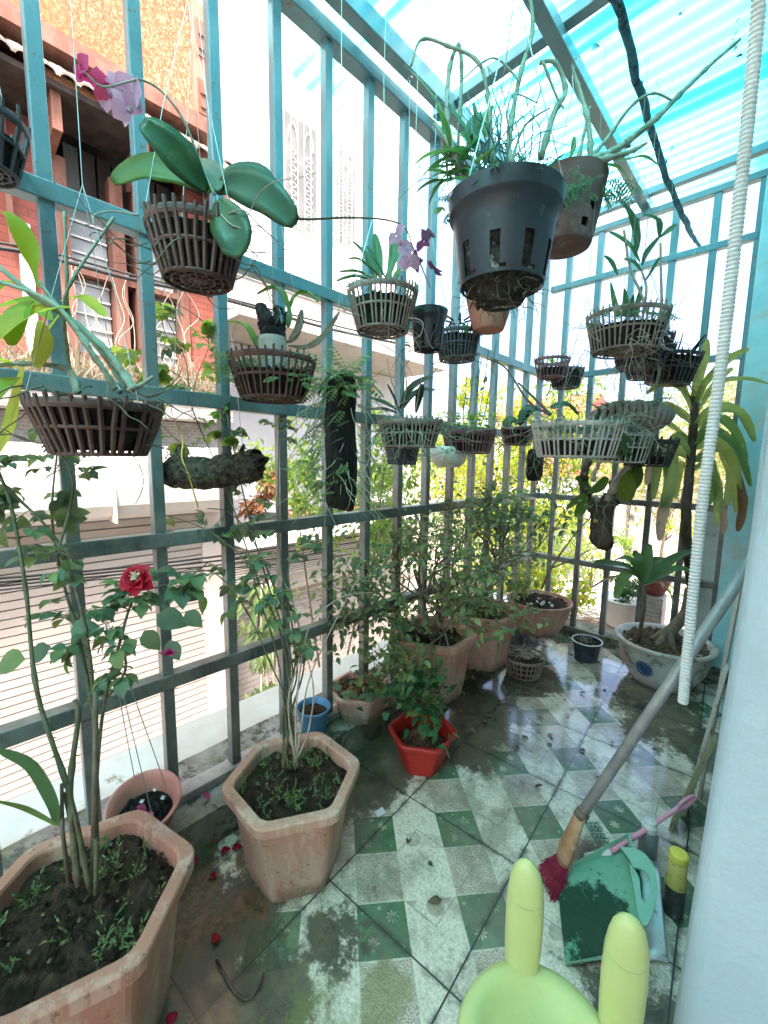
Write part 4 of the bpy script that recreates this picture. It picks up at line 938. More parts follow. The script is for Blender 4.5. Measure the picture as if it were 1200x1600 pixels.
for i in range(60): k = R.randint(6, len(tr)-1); a = R.uniform(0, 6.28); q.tube([tr[k]+V((math.cos(a)*.014, math.sin(a)*.014, 0)), tr[k]+V((math.cos(a)*.024, math.sin(a)*.024, .008))], [.004, .002], 4)
q.build('trunk', 'bark', bz, True)
ml, md_, mt_ = MB(), MB(), MB()
def drac(o_, px, py, pts_, wd_, mb, nrm=None):
    mb.blade(rel([WD(px, py, DZ)]+[WD(x, y, DZ+z) for x, y, z in pts_], o_), wd_*.72, nrm or (-fw+V((0, 0, .4))), .25, .10)
for a in ((1082, 625, ((1090, 590, -.02), (1100, 555, -.05), (1104, 530, -.06)), .075), (1082, 625, ((1060, 605, 0), (1042, 590, 0), (1030, 580, .02)), .05), (1084, 630, ((1110, 610, .02), (1125, 590, .03), (1145, 575, .04)), .055),
          (1086, 650, ((1120, 600, -.05), (1165, 592, -.1), (1200, 600, -.15)), .04), (1083, 655, ((1060, 640, 0), (1040, 632, 0), (1025, 640, 0)), .05), (1085, 690, ((1120, 655, -.05), (1150, 680, -.1), (1165, 740, -.12)), .085), (1083, 700, ((1110, 672, -.1), (1150, 700, -.15), (1172, 760, -.18)), .07),
          (1083, 700, ((1060, 680, 0), (1045, 705, -.02), (1038, 745, -.02)), .06), (1082, 720, ((1050, 705, 0), (1045, 760, -.04), (1035, 800, -.04)), .10), (1085, 720, ((1105, 715, -.04), (1112, 760, -.06), (1105, 790, -.06)), .08), (1082, 740, ((1065, 725, 0), (1060, 745, 0), (1055, 780, 0)), .05),
          (1086, 720, ((1120, 700, .05), (1140, 740, .05), (1135, 790, .05)), .09), (1083, 640, ((1065, 600, .05), (1055, 585, .08), (1050, 560, .1)), .05), (1082, 690, ((1040, 660, .02), (1015, 665, .02), (1000, 690, .02)), .05)):
    drac(bz, a[0], a[1], a[2], a[3], ml)
for a in ((1038, 770, ((1037, 790, -.04), (1032, 815, -.04), (1030, 845, -.04)), .08), (1120, 760, ((1125, 790, -.06), (1130, 815, -.06), (1128, 835, -.06)), .06), (1150, 730, ((1158, 770, -.1), (1158, 800, -.1), (1152, 830, -.1)), .07), (1075, 745, ((1072, 760, 0), (1068, 778, 0), (1064, 788, 0)), .05), (1015, 720, ((1012, 740, 0), (1010, 758, 0)), .05)):
    drac(bz, a[0], a[1], a[2], a[3], mt_ if a[0] < 1130 else md_)
for a in ((1084, 640, ((1100, 600, -.05), (1140, 560, -.1), (1170, 545, -.12)), .05), (1084, 670, ((1115, 640, -.08), (1155, 645, -.14), (1178, 690, -.18)), .09), (1083, 665, ((1050, 640, -.05), (1020, 650, -.1), (1005, 700, -.12)), .07), (1083, 720, ((1060, 690, -.05), (1030, 715, -.08), (1020, 780, -.1)), .08),
          (1084, 700, ((1120, 690, -.05), (1145, 730, -.08), (1150, 800, -.08)), .10), (1083, 650, ((1065, 610, -.03), (1035, 600, -.05), (1010, 615, -.06)), .05), (1084, 735, ((1100, 725, -.06), (1120, 760, -.08), (1118, 820, -.08)), .08)):
    drac(bz, a[0], a[1], a[2], a[3], ml)
ml.build('foliage', 'leaf_dracaena', bz, True); md_.build('brown_leaf_tips', 'leaf_dead', bz, True); mt_.build('tan_leaf_tips', 'leaf_tan', bz, True)
# small cordyline in the same bowl is its own plant
cd = empty('cordyline_seedling', (-.53, 2.66, .225), 'short young cordyline with striped green leaves rooted at left of the painted bowl', 'plant')
q = MB(); D3 = 2.10; q.tube(smooth([(0, 0, 0)]+rel([WD(1006, 950, D3), WD(1005, 915, D3)], cd)), [.011, .008], 7); q.build('stem', 'stem_brown', cd, True)
ml, mt_ = MB(), MB()
for pts_ in (((980, 885, 0), (940, 880, -.02), (930, 882, -.03)), ((985, 895, -.02), (970, 910, -.08), (962, 935, -.1)), ((1010, 890, 0), (1012, 870, .02), (1015, 850, .04)), ((1035, 885, 0), (1062, 868, -.02), (1080, 862, -.04)), ((1030, 900, -.02), (1060, 888, -.06), (1095, 900, -.08)), ((990, 880, .02), (975, 872, .06), (960, 876, .1)), ((1000, 880, .03), (995, 868, .08), (990, 860, .1)), ((1020, 880, .04), (1040, 875, .1), (1055, 880, .14))):
    ml.blade(rel([WD(1005, 912, D3)]+[WD(x, y, D3+z) for x, y, z in pts_], cd), .05, -fw*.5+V((0, 0, 1)), .2, .1)
for pts_ in (((1030, 910, -.02), (1045, 925, -.04), (1052, 945, -.05)), ((980, 900, 0), (950, 905, 0), (925, 918, 0))): mt_.blade(rel([WD(1006, 915, D3)]+[WD(x, y, D3+z) for x, y, z in pts_], cd), .03, (0, 0, 1), .2, .1)
ml.build('foliage', 'leaf_strap', cd, True); mt_.build('dry_leaf', 'leaf_tan', cd, True)
#@@HANG
# ================================================================== HANGING PLANTS
def wires(root, r, z, apex, top, n=3, rr=.0011, mat='wire', a0=.4):
    """hanger: wires from the rim to an apex, one line on up to a beam or rail (local coordinates)"""
    q = MB()
    for k in range(n): a = a0+2*PI*k/n; q.tube([(r*math.cos(a), r*math.sin(a), z), V((r*math.cos(a), r*math.sin(a), z)).lerp(V(apex), .5)+rv(.004), apex], rr, 4)
    q.tube([apex, V(apex).lerp(V(top), .5)+rv(.004), top], rr*1.1, 4)
    hk = [V(top)+V((math.cos(t_)*.012, 0, math.sin(t_)*.012+.0)) for t_ in [PI*i/6 for i in range(9)]]; q.tube(hk, rr*1.2, 4)
    return q.build('hanger_wire', mat, root)
def roots(root, r, z, n, mat='stem_pale', L=.12, name='aerial_roots', rr=.0016):
    q = MB()
    for i in range(n):
        a = R.uniform(0, 6.28); p = V((r*math.cos(a)*R.uniform(.7, 1.05), r*math.sin(a)*R.uniform(.7, 1.05), z)); pts = [p]
        dd = V((math.cos(a), math.sin(a), R.uniform(-.6, .3)))
        for k in range(5): dd = (dd+rv(.45)+V((0, 0, -.18))).normalized(); pts.append(pts[-1]+dd*L/5)
        q.tube(smooth(pts, 3), [rr, rr*.5], 4)
    return q.build(name, mat, root, True)
def mossy(root, r, z, n, mat='fern_pale', name='moss_fern', size=.05, spread=1.0):
    q = MB(); n = int(n*1.5); size *= 1.12
    for i in range(n):
        a = R.uniform(0, 6.28); rr = r*math.sqrt(R.random())*spread; p = V((rr*math.cos(a), rr*math.sin(a), z)); frond(q, p, V((math.cos(a)*.7+R.gauss(0, .5), math.sin(a)*.7+R.gauss(0, .5), R.uniform(-.2, .9))), size*R.uniform(.6, 1.4))
    return q.build(name, mat, root)
def frond(q, p, d, L, n=8, w_=.28):
    p = V(p); d = V(d).normalized(); pts = [p]
    dd = d.copy()
    for k in range(n): dd = (dd+V((0, 0, -.10))+rv(.05)).normalized(); pts.append(pts[-1]+dd*L/n)
    sd = d.cross(V((0, 0, 1)))
    if sd.length < .1: sd = V((1, 0, 0))
    sd.normalize()
    for k in range(1, n):
        f_ = math.sin(PI*(k/n)*.85+.3)
        for s in (-1, 1): q.leaf(pts[k], sd*s+dd*.5, sd.cross(dd), L*w_*f_, L*w_*.35, .2, .05, 2)
def straps(root, p, n, L, W, mat, spread=.8, up=1.0, curl=.5, name='foliage', px=.0, seg=6, fold=.2):
    q = MB()
    for i in range(n):
        a = 2*PI*i/n+R.uniform(-.4, .4); dd = V((math.cos(a)*spread, math.sin(a)*spread, up*R.uniform(.6, 1.3))); p_ = V(p)+V((math.cos(a), math.sin(a), 0))*px
        q.leaf(p_, dd, V((0, 0, 1)) if abs(dd.normalized().z) < .9 else V((math.cos(a), math.sin(a), 0))*-1, L*R.uniform(.7, 1.2), W*R.uniform(.8, 1.1), curl*R.uniform(.6, 1.3), fold, seg)
    return q.build(name, mat, root, True)
GH = 'slatted orchid baskets hung along the railing'
def hb(label, pos, rt_, rb_, h, mat, ns, apex=.30, top=None, fill='charred', fh=.6, group=GH, wmat='wire', rings=(.0, .5, .93), sw=.0055, teeth=.012, tilt=None):
    r_ = empty('hanging_basket', pos, label, 'basket', group)
    if tilt: r_.rotation_euler = tilt
    basket(r_, mat, rt_, rb_, h, ns, rings, teeth, sw, fill, fh)
    tp = (0, 0, (2.66-pos[2]) if top is None else top)
    wires(r_, rt_, h*.93, (0, 0, h+apex), tp, 3, .0008, wmat); return r_
# A: big-leaved moth orchid basket
pA = WD(306, 350, .885); pA = V((pA.x, pA.y, pA.z-.115))
A = hb('dark brown slatted basket highest at left with big-leaved moth orchid flowering pink', pA, .098, .068, .104, 'basket_brown', 32, .42, 2.66-pA.z, 'charred', .8, sw=.0075, teeth=.014)
q = MB(); DA = .87
def bl(o_, mb, pts_, wd_, D, nrm, fold=.25): mb.blade(rel([WD(x, y, D+z) for x, y, z in pts_], o_), wd_, nrm, fold)
oval = lambda W: (lambda t_: W*(math.sin(PI*min(1, (t_*.93+.035)))**.55)*(.55+.45*min(1, t_*2)))
upc = V((0, 0, 1))
bl(A, q, ((325, 298, 0), (300, 270, -.03), (262, 225, -.06), (222, 190, -.08)), oval(.074), DA, -fw+rt*.5, .12)
bl(A, q, ((338, 300, .02), (365, 285, .0), (415, 305, -.02), (462, 350, -.02)), oval(.078), DA, -fw*.9-rt*.2, .1)
bl(A, q, ((340, 300, 0), (335, 270, .02), (300, 250, .05), (270, 262, .05)), oval(.06), DA, -fw*.6+upc, .2)
bl(A, q, ((342, 312, -.02), (352, 335, -.05), (366, 370, -.06), (362, 402, -.06)), oval(.078), DA, -fw, .12)
bl(A, q, ((340, 292, .03), (365, 270, .06), (400, 268, .08), (425, 290, .08)), oval(.055), DA, -fw*.8+upc*.3, .12)
for f_ in q.v[:0]: pass
q.build('foliage', 'leaf_orchid', A, True, solid=.0012)
q = MB(); bl(A, q, ((330, 300, .0), (280, 272, .0), (225, 262, -.01), (176, 285, -.02)), oval(.07), DA, -fw+upc*.2, .12); q.build('sun_tinted_leaf', 'leaf_orchid_lit', A, True, solid=.0012)
q = MB(); sp1 = smooth(rel([WD(335, 305, DA), WD(312, 250, DA), WD(288, 190, DA-.02), (WD(255, 145, DA-.04)), WD(222, 125, DA-.06), WD(200, 128, DA-.06), WD(160, 135, DA-.07), WD(130, 110, DA-.08)], A), 5); q.tube(sp1, [.0028, .0014], 6); q.build('flower_spike', 'stem_pale', A, True)
def moth(mb, c, r, nrm, rot=0):
    nrm = V(nrm).normalized(); a0 = nrm.orthogonal().normalized(); b0 = nrm.cross(a0)
    for k, (an, L_, W_) in enumerate(((90, 1, .62), (215, 1, .55), (325, 1, .55), (0, 1.05, 1.15), (180, 1.05, 1.15))):
        an = math.radians(an)+rot; dd = a0*math.cos(an)+b0*math.sin(an); mb.leaf(V(c)+nrm*(.001*k), dd+nrm*.25, nrm, r*L_, r*W_, .3, .05, 6)
    for k in range(3): dd = a0*math.cos(rot-PI/2+k*.5-.5)+b0*math.sin(rot-PI/2+k*.5-.5)+nrm; mb.leaf(V(c)+nrm*.003, dd, nrm, r*.4, r*.28, .8, .3, 4)
def mflowers(o_, lst, D, r, mat):
    for (x, y, dz) in lst:
        q = MB(); moth(q, WD(x, y, D+dz)-o_.location, r, -fw+V((R.gauss(-.3, .5), R.gauss(0, .5), R.gauss(-.1, .4))), R.uniform(-.6, .6)); q.build('flower', mat, o_, True)
mflowers(A, ((208, 150, 0), (188, 140, .01), (198, 168, .0)), DA-.05, .034, 'petal_orchid'); mflowers(A, ((130, 108, 0), (145, 122, .01), (158, 134, 0)), DA-.06, .026, 'petal_magenta'); mflowers(A, ((168, 150, 0),), DA-.05, .026, 'petal_orchid')
# second flower spike sweeping right
q = MB(); sp2 = smooth(rel([WD(350, 300, DA+.02), WD(400, 328, DA+.04), WD(470, 342, DA+.10), WD(540, 340, DA+.2), WD(600, 343, DA+.28), WD(632, 355, DA+.32), WD(645, 385, DA+.33), WD(660, 420, DA+.34), WD(672, 450, DA+.34)], A), 5); q.tube(sp2, [.0032, .0016], 6); q.build('flower_spike', 'stem_brown', A, True)
mflowers(A, ((620, 368, .31), (633, 388, .32), (640, 410, .32)), DA, .034, 'petal_orchid'); mflowers(A, ((668, 368, .34), (662, 378, .35), (680, 418, .34), (652, 408, .33)), DA, .030, 'petal_dark')
roots(A, .115, .04, 14, 'stem_brown', .14); roots(A, .11, .10, 6, 'stem_tan', .2)
# B: wide basket at the left edge with cane orchid
B = hb('wide reddish brown slatted basket at the left edge with cane orchid and yellow-green leaves', WD(158, 710, .84), .113, .078, .096, 'basket_brown', 34, .4, None, 'charred', .9, sw=.0075, teeth=.010)
q, l_ = MB(), MB(); DB = .80
for tp, r_ in ((((210, 612, .0), (170, 560, 0), (110, 495, -.02), (50, 455, -.04), (-20, 400, -.06)), .0075), (((180, 612, 0), (150, 560, -.02), (90, 480, -.04), (0, 440, -.06)), .006), (((125, 612, 0), (105, 580, 0), (50, 572, -.02), (-20, 575, -.04)), .006), (((200, 612, .02), (150, 545, .02), (110, 500, 0), (102, 420, -.02), (100, 330, -.03)), .0045), (((205, 615, 0), (225, 605, -.01), (240, 592, -.02)), .005),
               (((120, 615, 0), (112, 560, 0), (98, 490, -.01), (110, 440, -.02), (180, 340, 0)), .004), (((190, 615, .02), (160, 580, .03), (100, 500, .03), (60, 440, .02)), .006)):
    pts = cane(q, rel([WD(x, y, DB+z) for x, y, z in tp], B), r_, r_*.6, 0, .003, 7)
q.build('cane', 'stem_pale', B, True)
for pts_, wd_ in ((((110, 480, -.02), (60, 485, -.05), (20, 505, -.08), (-15, 540, -.1)), .07), (((95, 470, 0), (130, 465, -.01), (165, 495, -.02)), .028), (((60, 450, -.03), (50, 400, -.05), (25, 350, -.07), (5, 330, -.08)), .034), (((50, 470, -.03), (30, 490, -.06), (20, 540, -.08)), .045), (((62, 500, 0), (70, 540, -.02), (60, 575, -.04)), .035), (((105, 475, 0), (60, 540, .01), (62, 570, .02)), .03),
                  (((20, 440, -.03), (0, 450, -.04), (-30, 490, -.05)), .05), (((25, 590, -.02), (10, 600, -.04), (-20, 640, -.06)), .05), (((20, 575, -.02), (0, 560, -.04), (-20, 560, -.05)), .045), (((40, 560, 0), (20, 640, 0), (0, 700, 0)), .03), (((30, 620, .03), (15, 680, .03), (-10, 720, .03)), .035), (((80, 500, .02), (40, 470, .03), (0, 480, .03)), .05)):
    bl(B, l_, pts_, oval(wd_), DB, -fw*.6+upc, .2)
l_.build('foliage', 'leaf_yellow', B, True)  # yellow material: glow of light through the leaves put into colour
roots(B, .11, .12, 22, 'stem_brown', .12); roots(B, .1, .02, 7, 'stem_brown', .16); mossy(B, .11, .1, 8, 'fern', 'moss_fern', .03)
# C
C_ = hb('brown slatted basket overflowing with fern and a tall white net cup of driftwood orchid', WD(427, 624, 1.20), .122, .088, .110, 'basket_brown', 36, .5, None, 'charred', .62)
DC = 1.2
for s_ in (-1,):
    q = MB(); 
    for i in range(220):
        a = R.uniform(2.2, 4.6); rr_ = R.uniform(.10, .15); frond(q, V((rr_*math.cos(a), rr_*math.sin(a), .07+R.uniform(0, .07))), V((math.cos(a), math.sin(a), R.uniform(-.8, .9))), .035, 6)
    q.build('hanging_fern', 'fern', C_)
mossy(C_, .12, .05, 30, 'fern', 'moss_fern', .05); mossy(C_, .11, .1, 40, 'fern_pale', 'moss_fern', .04)
q = MB(); q.lathe([(.03, .06), (.036, .17)], 30, skip=lambda i, k: False)
for k in range(30): a = 2*PI*k/30; q.tube([(.037*math.cos(a), .037*math.sin(a), .06), (.037*math.cos(a), .037*math.sin(a), .16)], .001, 3)
q.build('net_cup', 'basket_pale', C_)
q = MB(); bs = WD(432, 545, DC)-C_.location
for tp, r_ in ((((432, 548), (425, 525), (412, 495), (405, 478)), .03), (((440, 545), (437, 520), (432, 500), (433, 478)), .014), (((425, 545), (415, 520), (408, 505)), .02), (((440, 545), (436, 530), (445, 505), (448, 488)), .008), (((436, 520), (445, 500), (440, 480)), .006)):
    pts = smooth(rel([WD(x, y, DC) for x, y in tp], C_), 6); q.tube(jit(pts, .003), [r_, r_*.5], 9)
q.build('driftwood', 'charred', C_, True)
q = MB(); bl(C_, q, ((452, 485, 0), (440, 458, 0), (425, 450, 0), (402, 460, 0)), oval(.038), DC, -fw*.3+upc, .3); bl(C_, q, ((452, 485, 0), (462, 462, 0), (480, 458, 0), (497, 472, 0)), oval(.036), DC, -fw*.3+upc, .3); bl(C_, q, ((452, 478, 0), (452, 495, -.01), (450, 512, -.01)), oval(.018), DC, -fw, .2); bl(C_, q, ((402, 545, .02), (385, 510, .02), (355, 502, .02)), oval(.03), DC, -fw*.3+upc, .3); bl(C_, q, ((408, 545, .02), (402, 530, .02), (400, 525, .02)), oval(.03), DC, -fw, .2)
q.build('foliage', 'leaf_bright', C_, True, solid=.001)
q = MB()
for tp, w_ in ((((450, 540, 0), (480, 542, 0), (505, 525, 0), (530, 488, 0)), .018), (((452, 530, 0), (465, 515, 0), (472, 484, 0)), .022), (((440, 535, 0), (460, 530, 0), (475, 500, .01)), .012)): bl(C_, q, tp, oval(w_), DC, -fw, .2)
q.build('withered_leaf', 'stem_brown', C_, True, solid=.0012)
# D
D_ = hb('neat grey slatted basket of upright strap leaves below the arching purple orchid spike', WD(597, 518, 1.38), .114, .082, .122, 'basket_grey', 44, .35, None, 'charred', .7)
q = MB()
for tp, w_ in ((((588, 440, 0), (575, 405, 0), (552, 378, -.02)), .04), (((600, 440, 0), (580, 420, -.03), (560, 405, -.05), (545, 405, -.06)), .03), (((595, 440, 0), (590, 400, .02), (585, 365, .03)), .035), (((605, 440, 0), (615, 400, .02), (612, 375, .03)), .035), (((590, 440, 0), (560, 425, -.02), (530, 425, -.03)), .035), (((585, 440, 0), (555, 432, 0), (525, 440, 0)), .04), (((605, 440, -.02), (585, 405, -.05), (572, 385, -.06)), .03), (((612, 442, 0), (625, 425, 0), (635, 420, 0)), .035), (((575, 440, .02), (560, 440, .04), (540, 450, .04)), .025)):
    bl(D_, q, tp, oval(w_), 1.38, -fw*.6+upc, .3)
q.build('foliage', 'leaf_strap', D_, True, solid=.0012); mossy(D_, .1, .14, 16, 'fern_pale', 'moss_fern', .04); roots(D_, .11, .03, 10, 'stem_tan', .14)
# E black net pot
E_ = empty('hanging_pot', WD(668, 548, 1.5), 'slotted black nursery pot hanging between grey slatted basket and dark basket', 'pot')
def slotpot(root, mat, rt_, rb_, h, nslot=9, zl=.08, zh=.55, n=72):
    q = MB(); zz = [0, .04, zl, zh, .62, .80, .82, .84, .97, 1.0]; lip = .008 if rt_ < .1 else .014
    prof = []
    for t_ in zz: r_ = rb_+(rt_-lip-rb_)*min(1, t_/.82); prof.append((r_ if t_ <= .80 else (rt_-lip*.3 if t_ <= .84 else rt_), t_*h))
    per = n//nslot
    q.lathe(prof, n, skip=lambda i, k: (i in (1, 2) and (k % per) in range(1, max(2, per*2//5))) or (i == 1 and k % per in range(1, max(2, per*3//5))))
    q.lathe([(prof[-1][0]-.004, h), (prof[-3][0]-.006, h*.84), (prof[5][0]-.004, h*.8)], n)
    q.lathe([(prof[-1][0], h), (prof[-1][0]-.004, h)], n)
    return q.build('pot', mat, root, True)
slotpot(E_, 'black_plastic', .068, .048, .135, 9)
q = MB(); q.lathe([(0, .004), (.044, .004), (.056, .11), (0, .115)], 24, jit=.03); q.build('growing_medium', 'charred', E_); roots(E_, .05, .02, 12, 'stem_brown', .14); wires(E_, .066, .13, (0, 0, .4), (0, 0, 2.66-E_.location.z)); mossy(E_, .05, .12, 7, 'fern', 'moss_fern', .05)
# F
F_ = hb('dark slatted basket with a small pale-green shoot right of the slotted black pot', WD(714, 562, 1.86), .096, .076, .115, 'basket_black', 34, .3, None, 'charred', .8)
straps(F_, (.06, 0, .12), 5, .09, .03, 'leaf_bright', 1.2, .5); roots(F_, .09, .0, 9, 'stem_brown', .16); mossy(F_, .08, .12, 10, 'fern', 'moss_fern', .05)
q = MB()
for i in range(7): a = i*.9; q.tube(smooth([V((.1*math.cos(a), .1*math.sin(a), .12)), V((.08*math.cos(a), .08*math.sin(a), .17)), V((.03*math.cos(a), .03*math.sin(a), .16))]), .004, 5)
q.build('dry_pseudobulb', 'charred', F_, True)
# G
G_ = hb('pale grey-brown slatted basket hung in front of a black pot, with long arching dark leaves', WD(640, 698, 1.6), .120, .095, .095, 'basket_grey', 46, .4, None, 'charred', .72)
q = MB()
for tp, w_ in ((((625, 638, 0), (640, 610, 0), (660, 595, 0), (677, 590, 0)), .045), (((628, 640, 0), (640, 622, .03), (660, 610, .03), (680, 610, .03)), .04), (((620, 640, 0), (600, 630, 0), (578, 622, 0)), .035), (((620, 645, 0), (600, 640, 0), (580, 640, 0)), .03), (((650, 645, 0), (655, 620, .02), (660, 600, .03)), .03), (((625, 645, -.02), (615, 620, -.04), (605, 600, -.05)), .012)): bl(G_, q, tp, oval(w_), 1.6, -fw*.6+upc, .25)
q.build('foliage', 'leaf_orchid', G_, True, solid=.0012); mossy(G_, .11, .10, 26, 'fern_pale', 'moss_fern', .045); roots(G_, .12, .06, 30, 'stem_pale', .2, rr=.0018)
q = MB()
for tp in (((620, 640), (618, 615), (610, 590), (605, 560)), ((628, 640), (635, 600), (625, 560), (600, 540), (570, 528), (540, 520)), ((650, 640), (655, 610), (660, 585))): q.tube(smooth(rel([WD(x, y, 1.6) for x, y in tp], G_), 5), [.003, .0012], 5)
q.build('dry_spike', 'stem_tan', G_, True)
G2 = empty('hanging_pot', WD(628, 726, 1.78), 'round black pot hanging low behind the pale basket with arching dark leaves', 'pot')
roundpot(G2, 'navy_plastic', .078, .06, .085, .004, .012); roots(G2, .06, .08, 26, 'stem_pale', .14); wires(G2, .076, .08, (0, 0, .4), (0, 0, 2.66-G2.location.z))
q = MB(); q.lathe([(0, .07), (.07, .07)], 20); q.build('growing_medium', 'charred', G2)
# H
H_ = hb('purplish brown slatted basket of small leafy plants hung directly above a white pot', WD(731, 708, 1.95), .120, .092, .098, 'basket_purple', 40, .3, None, 'charred', .75)
q, s_ = MB(), MB()
for i in range(60): a = R.uniform(0, 6.28); rr_ = R.uniform(.02, .12); p_ = V((rr_*math.cos(a), rr_*math.sin(a), .11+R.uniform(0, .07))); q.leaf(p_, V((math.cos(a), math.sin(a), .5))+rv(.4), (0, 0, 1), .045, .026, .3, .1, 4)
q.build('foliage', 'leaf_bright', H_, True); roots(H_, .11, .1, 10, 'stem_pale', .16)
q = MB()
for i in range(5): q.tube(smooth([V((-.03+.02*i, 0, .1)), V((-.03+.03*i, .0, .22)), V((-.02+.035*i, 0, .36+.03*i))]), .002, 4)
for i in range(30): p_ = V((R.gauss(.03, .04), R.gauss(0, .03), R.uniform(.16, .42))); q.leaf(p_, ru(), upc, .04, .014, .3, .1, 3)
q.build('spindly_shoots', 'leaf_dull', H_, True)
H2 = empty('hanging_pot', WD(700, 730, 1.98), 'round white plastic pot hanging below the purplish brown basket', 'pot')
q = MB(); q.lathe([(0, 0), (.05, 0), (.075, .02), (.085, .05), (.088, .09), (.084, .095), (.08, .09), (0, .085)], 32); q.build('pot', mat_noise('dirty_white', (.5, .5, .45), (.6, .6, .54), 7, .4, (.3, .32, .22), 12, (.55, .7), .1), H2, True)
roots(H2, .08, .09, 14, 'stem_pale', .12); wires(H2, .085, .09, (0, 0, .3), (0, 0, 2.66-H2.location.z)); mossy(H2, .08, .09, 12, 'fern', 'moss_fern', .06)
# I
I_ = hb('small rusty wire-thin basket with flat dark orchid leaves left of the large pale basket', WD(808, 695, 2.4), .092, .07, .095, 'basket_purple', 20, .3, None, 'charred', .8)
q = MB(); 
for tp, w_ in ((((808, 664, 0), (800, 655, 0), (787, 668, 0)), .07), (((810, 664, 0), (818, 645, 0), (828, 632, 0)), .05), (((812, 665, 0), (830, 640, 0), (842, 638, 0)), .06)): bl(I_, q, tp, oval(w_), 2.35, -fw*.6+upc, .15)
q.build('foliage', 'leaf_orchid', I_, True, solid=.0012); roots(I_, .09, .0, 12, 'stem_brown', .25)
I2 = empty('mounted_orchid', WD(833, 750, 2.3), 'short black bark block wrapped in roots hanging behind left end of large pale basket', 'orchid')
q = MB(); q.tube(jit([(0, 0, 0), (.0, 0, .04), (.005, 0, .12), (0, 0, .17)], .003), [.035, .045, .045, .03], 10); q.build('bark_block', 'charred', I2); roots(I2, .045, .12, 24, 'stem_brown', .3); roots(I2, .04, .16, 10, 'fern', .2, 'green_roots'); wires(I2, .02, .16, (0, 0, .3), (0, 0, 2.66-I2.location.z))
# J large pale basket
J_ = hb('largest pale grey slatted basket, nearest of the crowded cluster before the end railing', WD(900, 714, 1.62), .168, .138, .125, 'basket_pale', 46, .45, None, 'charred', .45, sw=.0065)
mossy(J_, .16, .12, 70, 'fern_pale', 'moss_fern', .05); roots(J_, .15, .13, 50, 'stem_pale', .2, rr=.0022)
q = MB()
for tp, w_ in ((((905, 650, .05), (885, 632, .05), (860, 638, .05)), .055), (((860, 650, .05), (840, 640, .05), (815, 640, .05)), .04)): bl(J_, q, tp, oval(w_), 1.6, -fw*.6+upc, .15)
q.build('foliage', 'leaf_orchid', J_, True, solid=.0012)
q = MB()
for i in range(16): a = R.uniform(-1.0, .9); p_ = WD(955+R.uniform(-12, 8), 680+R.uniform(-10, 12), 1.5)-J_.location; q.leaf(p_, rt*R.uniform(-.5, 1.1)+V((0, 0, -R.uniform(.2, 1))), -fw, R.uniform(.09, .13), .016, .3, .25, 5)
q.build('hanging_straps', 'leaf_strap', J_, True)
q = MB(); q.tube(smooth(rel([WD(840, 640, 1.62), WD(820, 620, 1.62), WD(790, 575, 1.62), WD(760, 560, 1.6)], J_), 5), [.006, .002], 6); q.tube(smooth(rel([WD(860, 648, 1.66), WD(838, 625, 1.7), WD(810, 598, 1.75)], J_), 5), [.007, .004], 6); q.build('bare_cane', 'stem_brown', J_, True)
J2 = hb('pale slatted basket tucked behind the right end of the largest pale one', WD(968, 722, 1.86), .125, .095, .125, 'basket_pale', 28, .35, None, 'charred', .5)
mossy(J2, .1, .11, 20, 'fern_pale', 'moss_fern', .04); straps(J2, (.05, 0, .12), 6, .12, .045, 'leaf_dark', 1.3, .3)
J3 = hb('open black slatted basket at the right end of the crowded low cluster', WD(1010, 728, 2.0), .12, .09, .12, 'basket_black', 20, .35, None, 'charred', .3, sw=.009)
straps(J3, (-.04, -.02, .10), 8, .15, .06, 'leaf_dark', 1.3, .3, .6)
# clam-like ribbed ring planter
RG = empty('ribbed_planter', WD(985, 652, 1.75), 'round drum-shaped ribbed grey planter lying on its side above the pale baskets', 'planter')
q = MB(); RR = .062
for k in range(19):
    a = 2*PI*k/19
    pts = [((.145-.02*abs(math.cos(PI*j/8-PI/2)*0)+0)*0, 0, 0)]
    prof = [(x_*.145, RR+(-RR if False else 0)) for x_ in (0,)]
for k in range(13):
    t_ = -1+2*k/12; x_ = t_*.155; rad = RR*math.sqrt(max(.12, 1-(abs(t_))**3.2)); pts = [(x_+.012*math.sin(a*1.0), rad*math.cos(a), rad*math.sin(a)+.0) for a in [2*PI*j/20 for j in range(20)]]
    q.tube(pts+[pts[0]], .0075, 6, False, 1.6)
for a in [2*PI*j/5 for j in range(5)]: q.tube([(-.14, RR*.7*math.cos(a), RR*.7*math.sin(a)), (0, RR*math.cos(a), RR*math.sin(a)), (.14, RR*.7*math.cos(a), RR*.7*math.sin(a))], .005, 5)
q.build('basket', 'basket_grey', RG, True); q = MB(); q.tube([(-.14, 0, 0), (-.07, 0, 0), (.07, 0, 0), (.14, 0, 0)], [.03, .048, .048, .03], 14); q.build('growing_medium', 'charred', RG)
RG.rotation_euler = (0, 0, .72); wires(RG, .1, RR, (0, 0, .35), (0, 0, 2.66-RG.location.z)); roots(RG, .12, .06, 20, 'stem_pale', .16, rr=.002); mossy(RG, .11, .06, 24, 'fern_pale', 'moss_fern', .04)
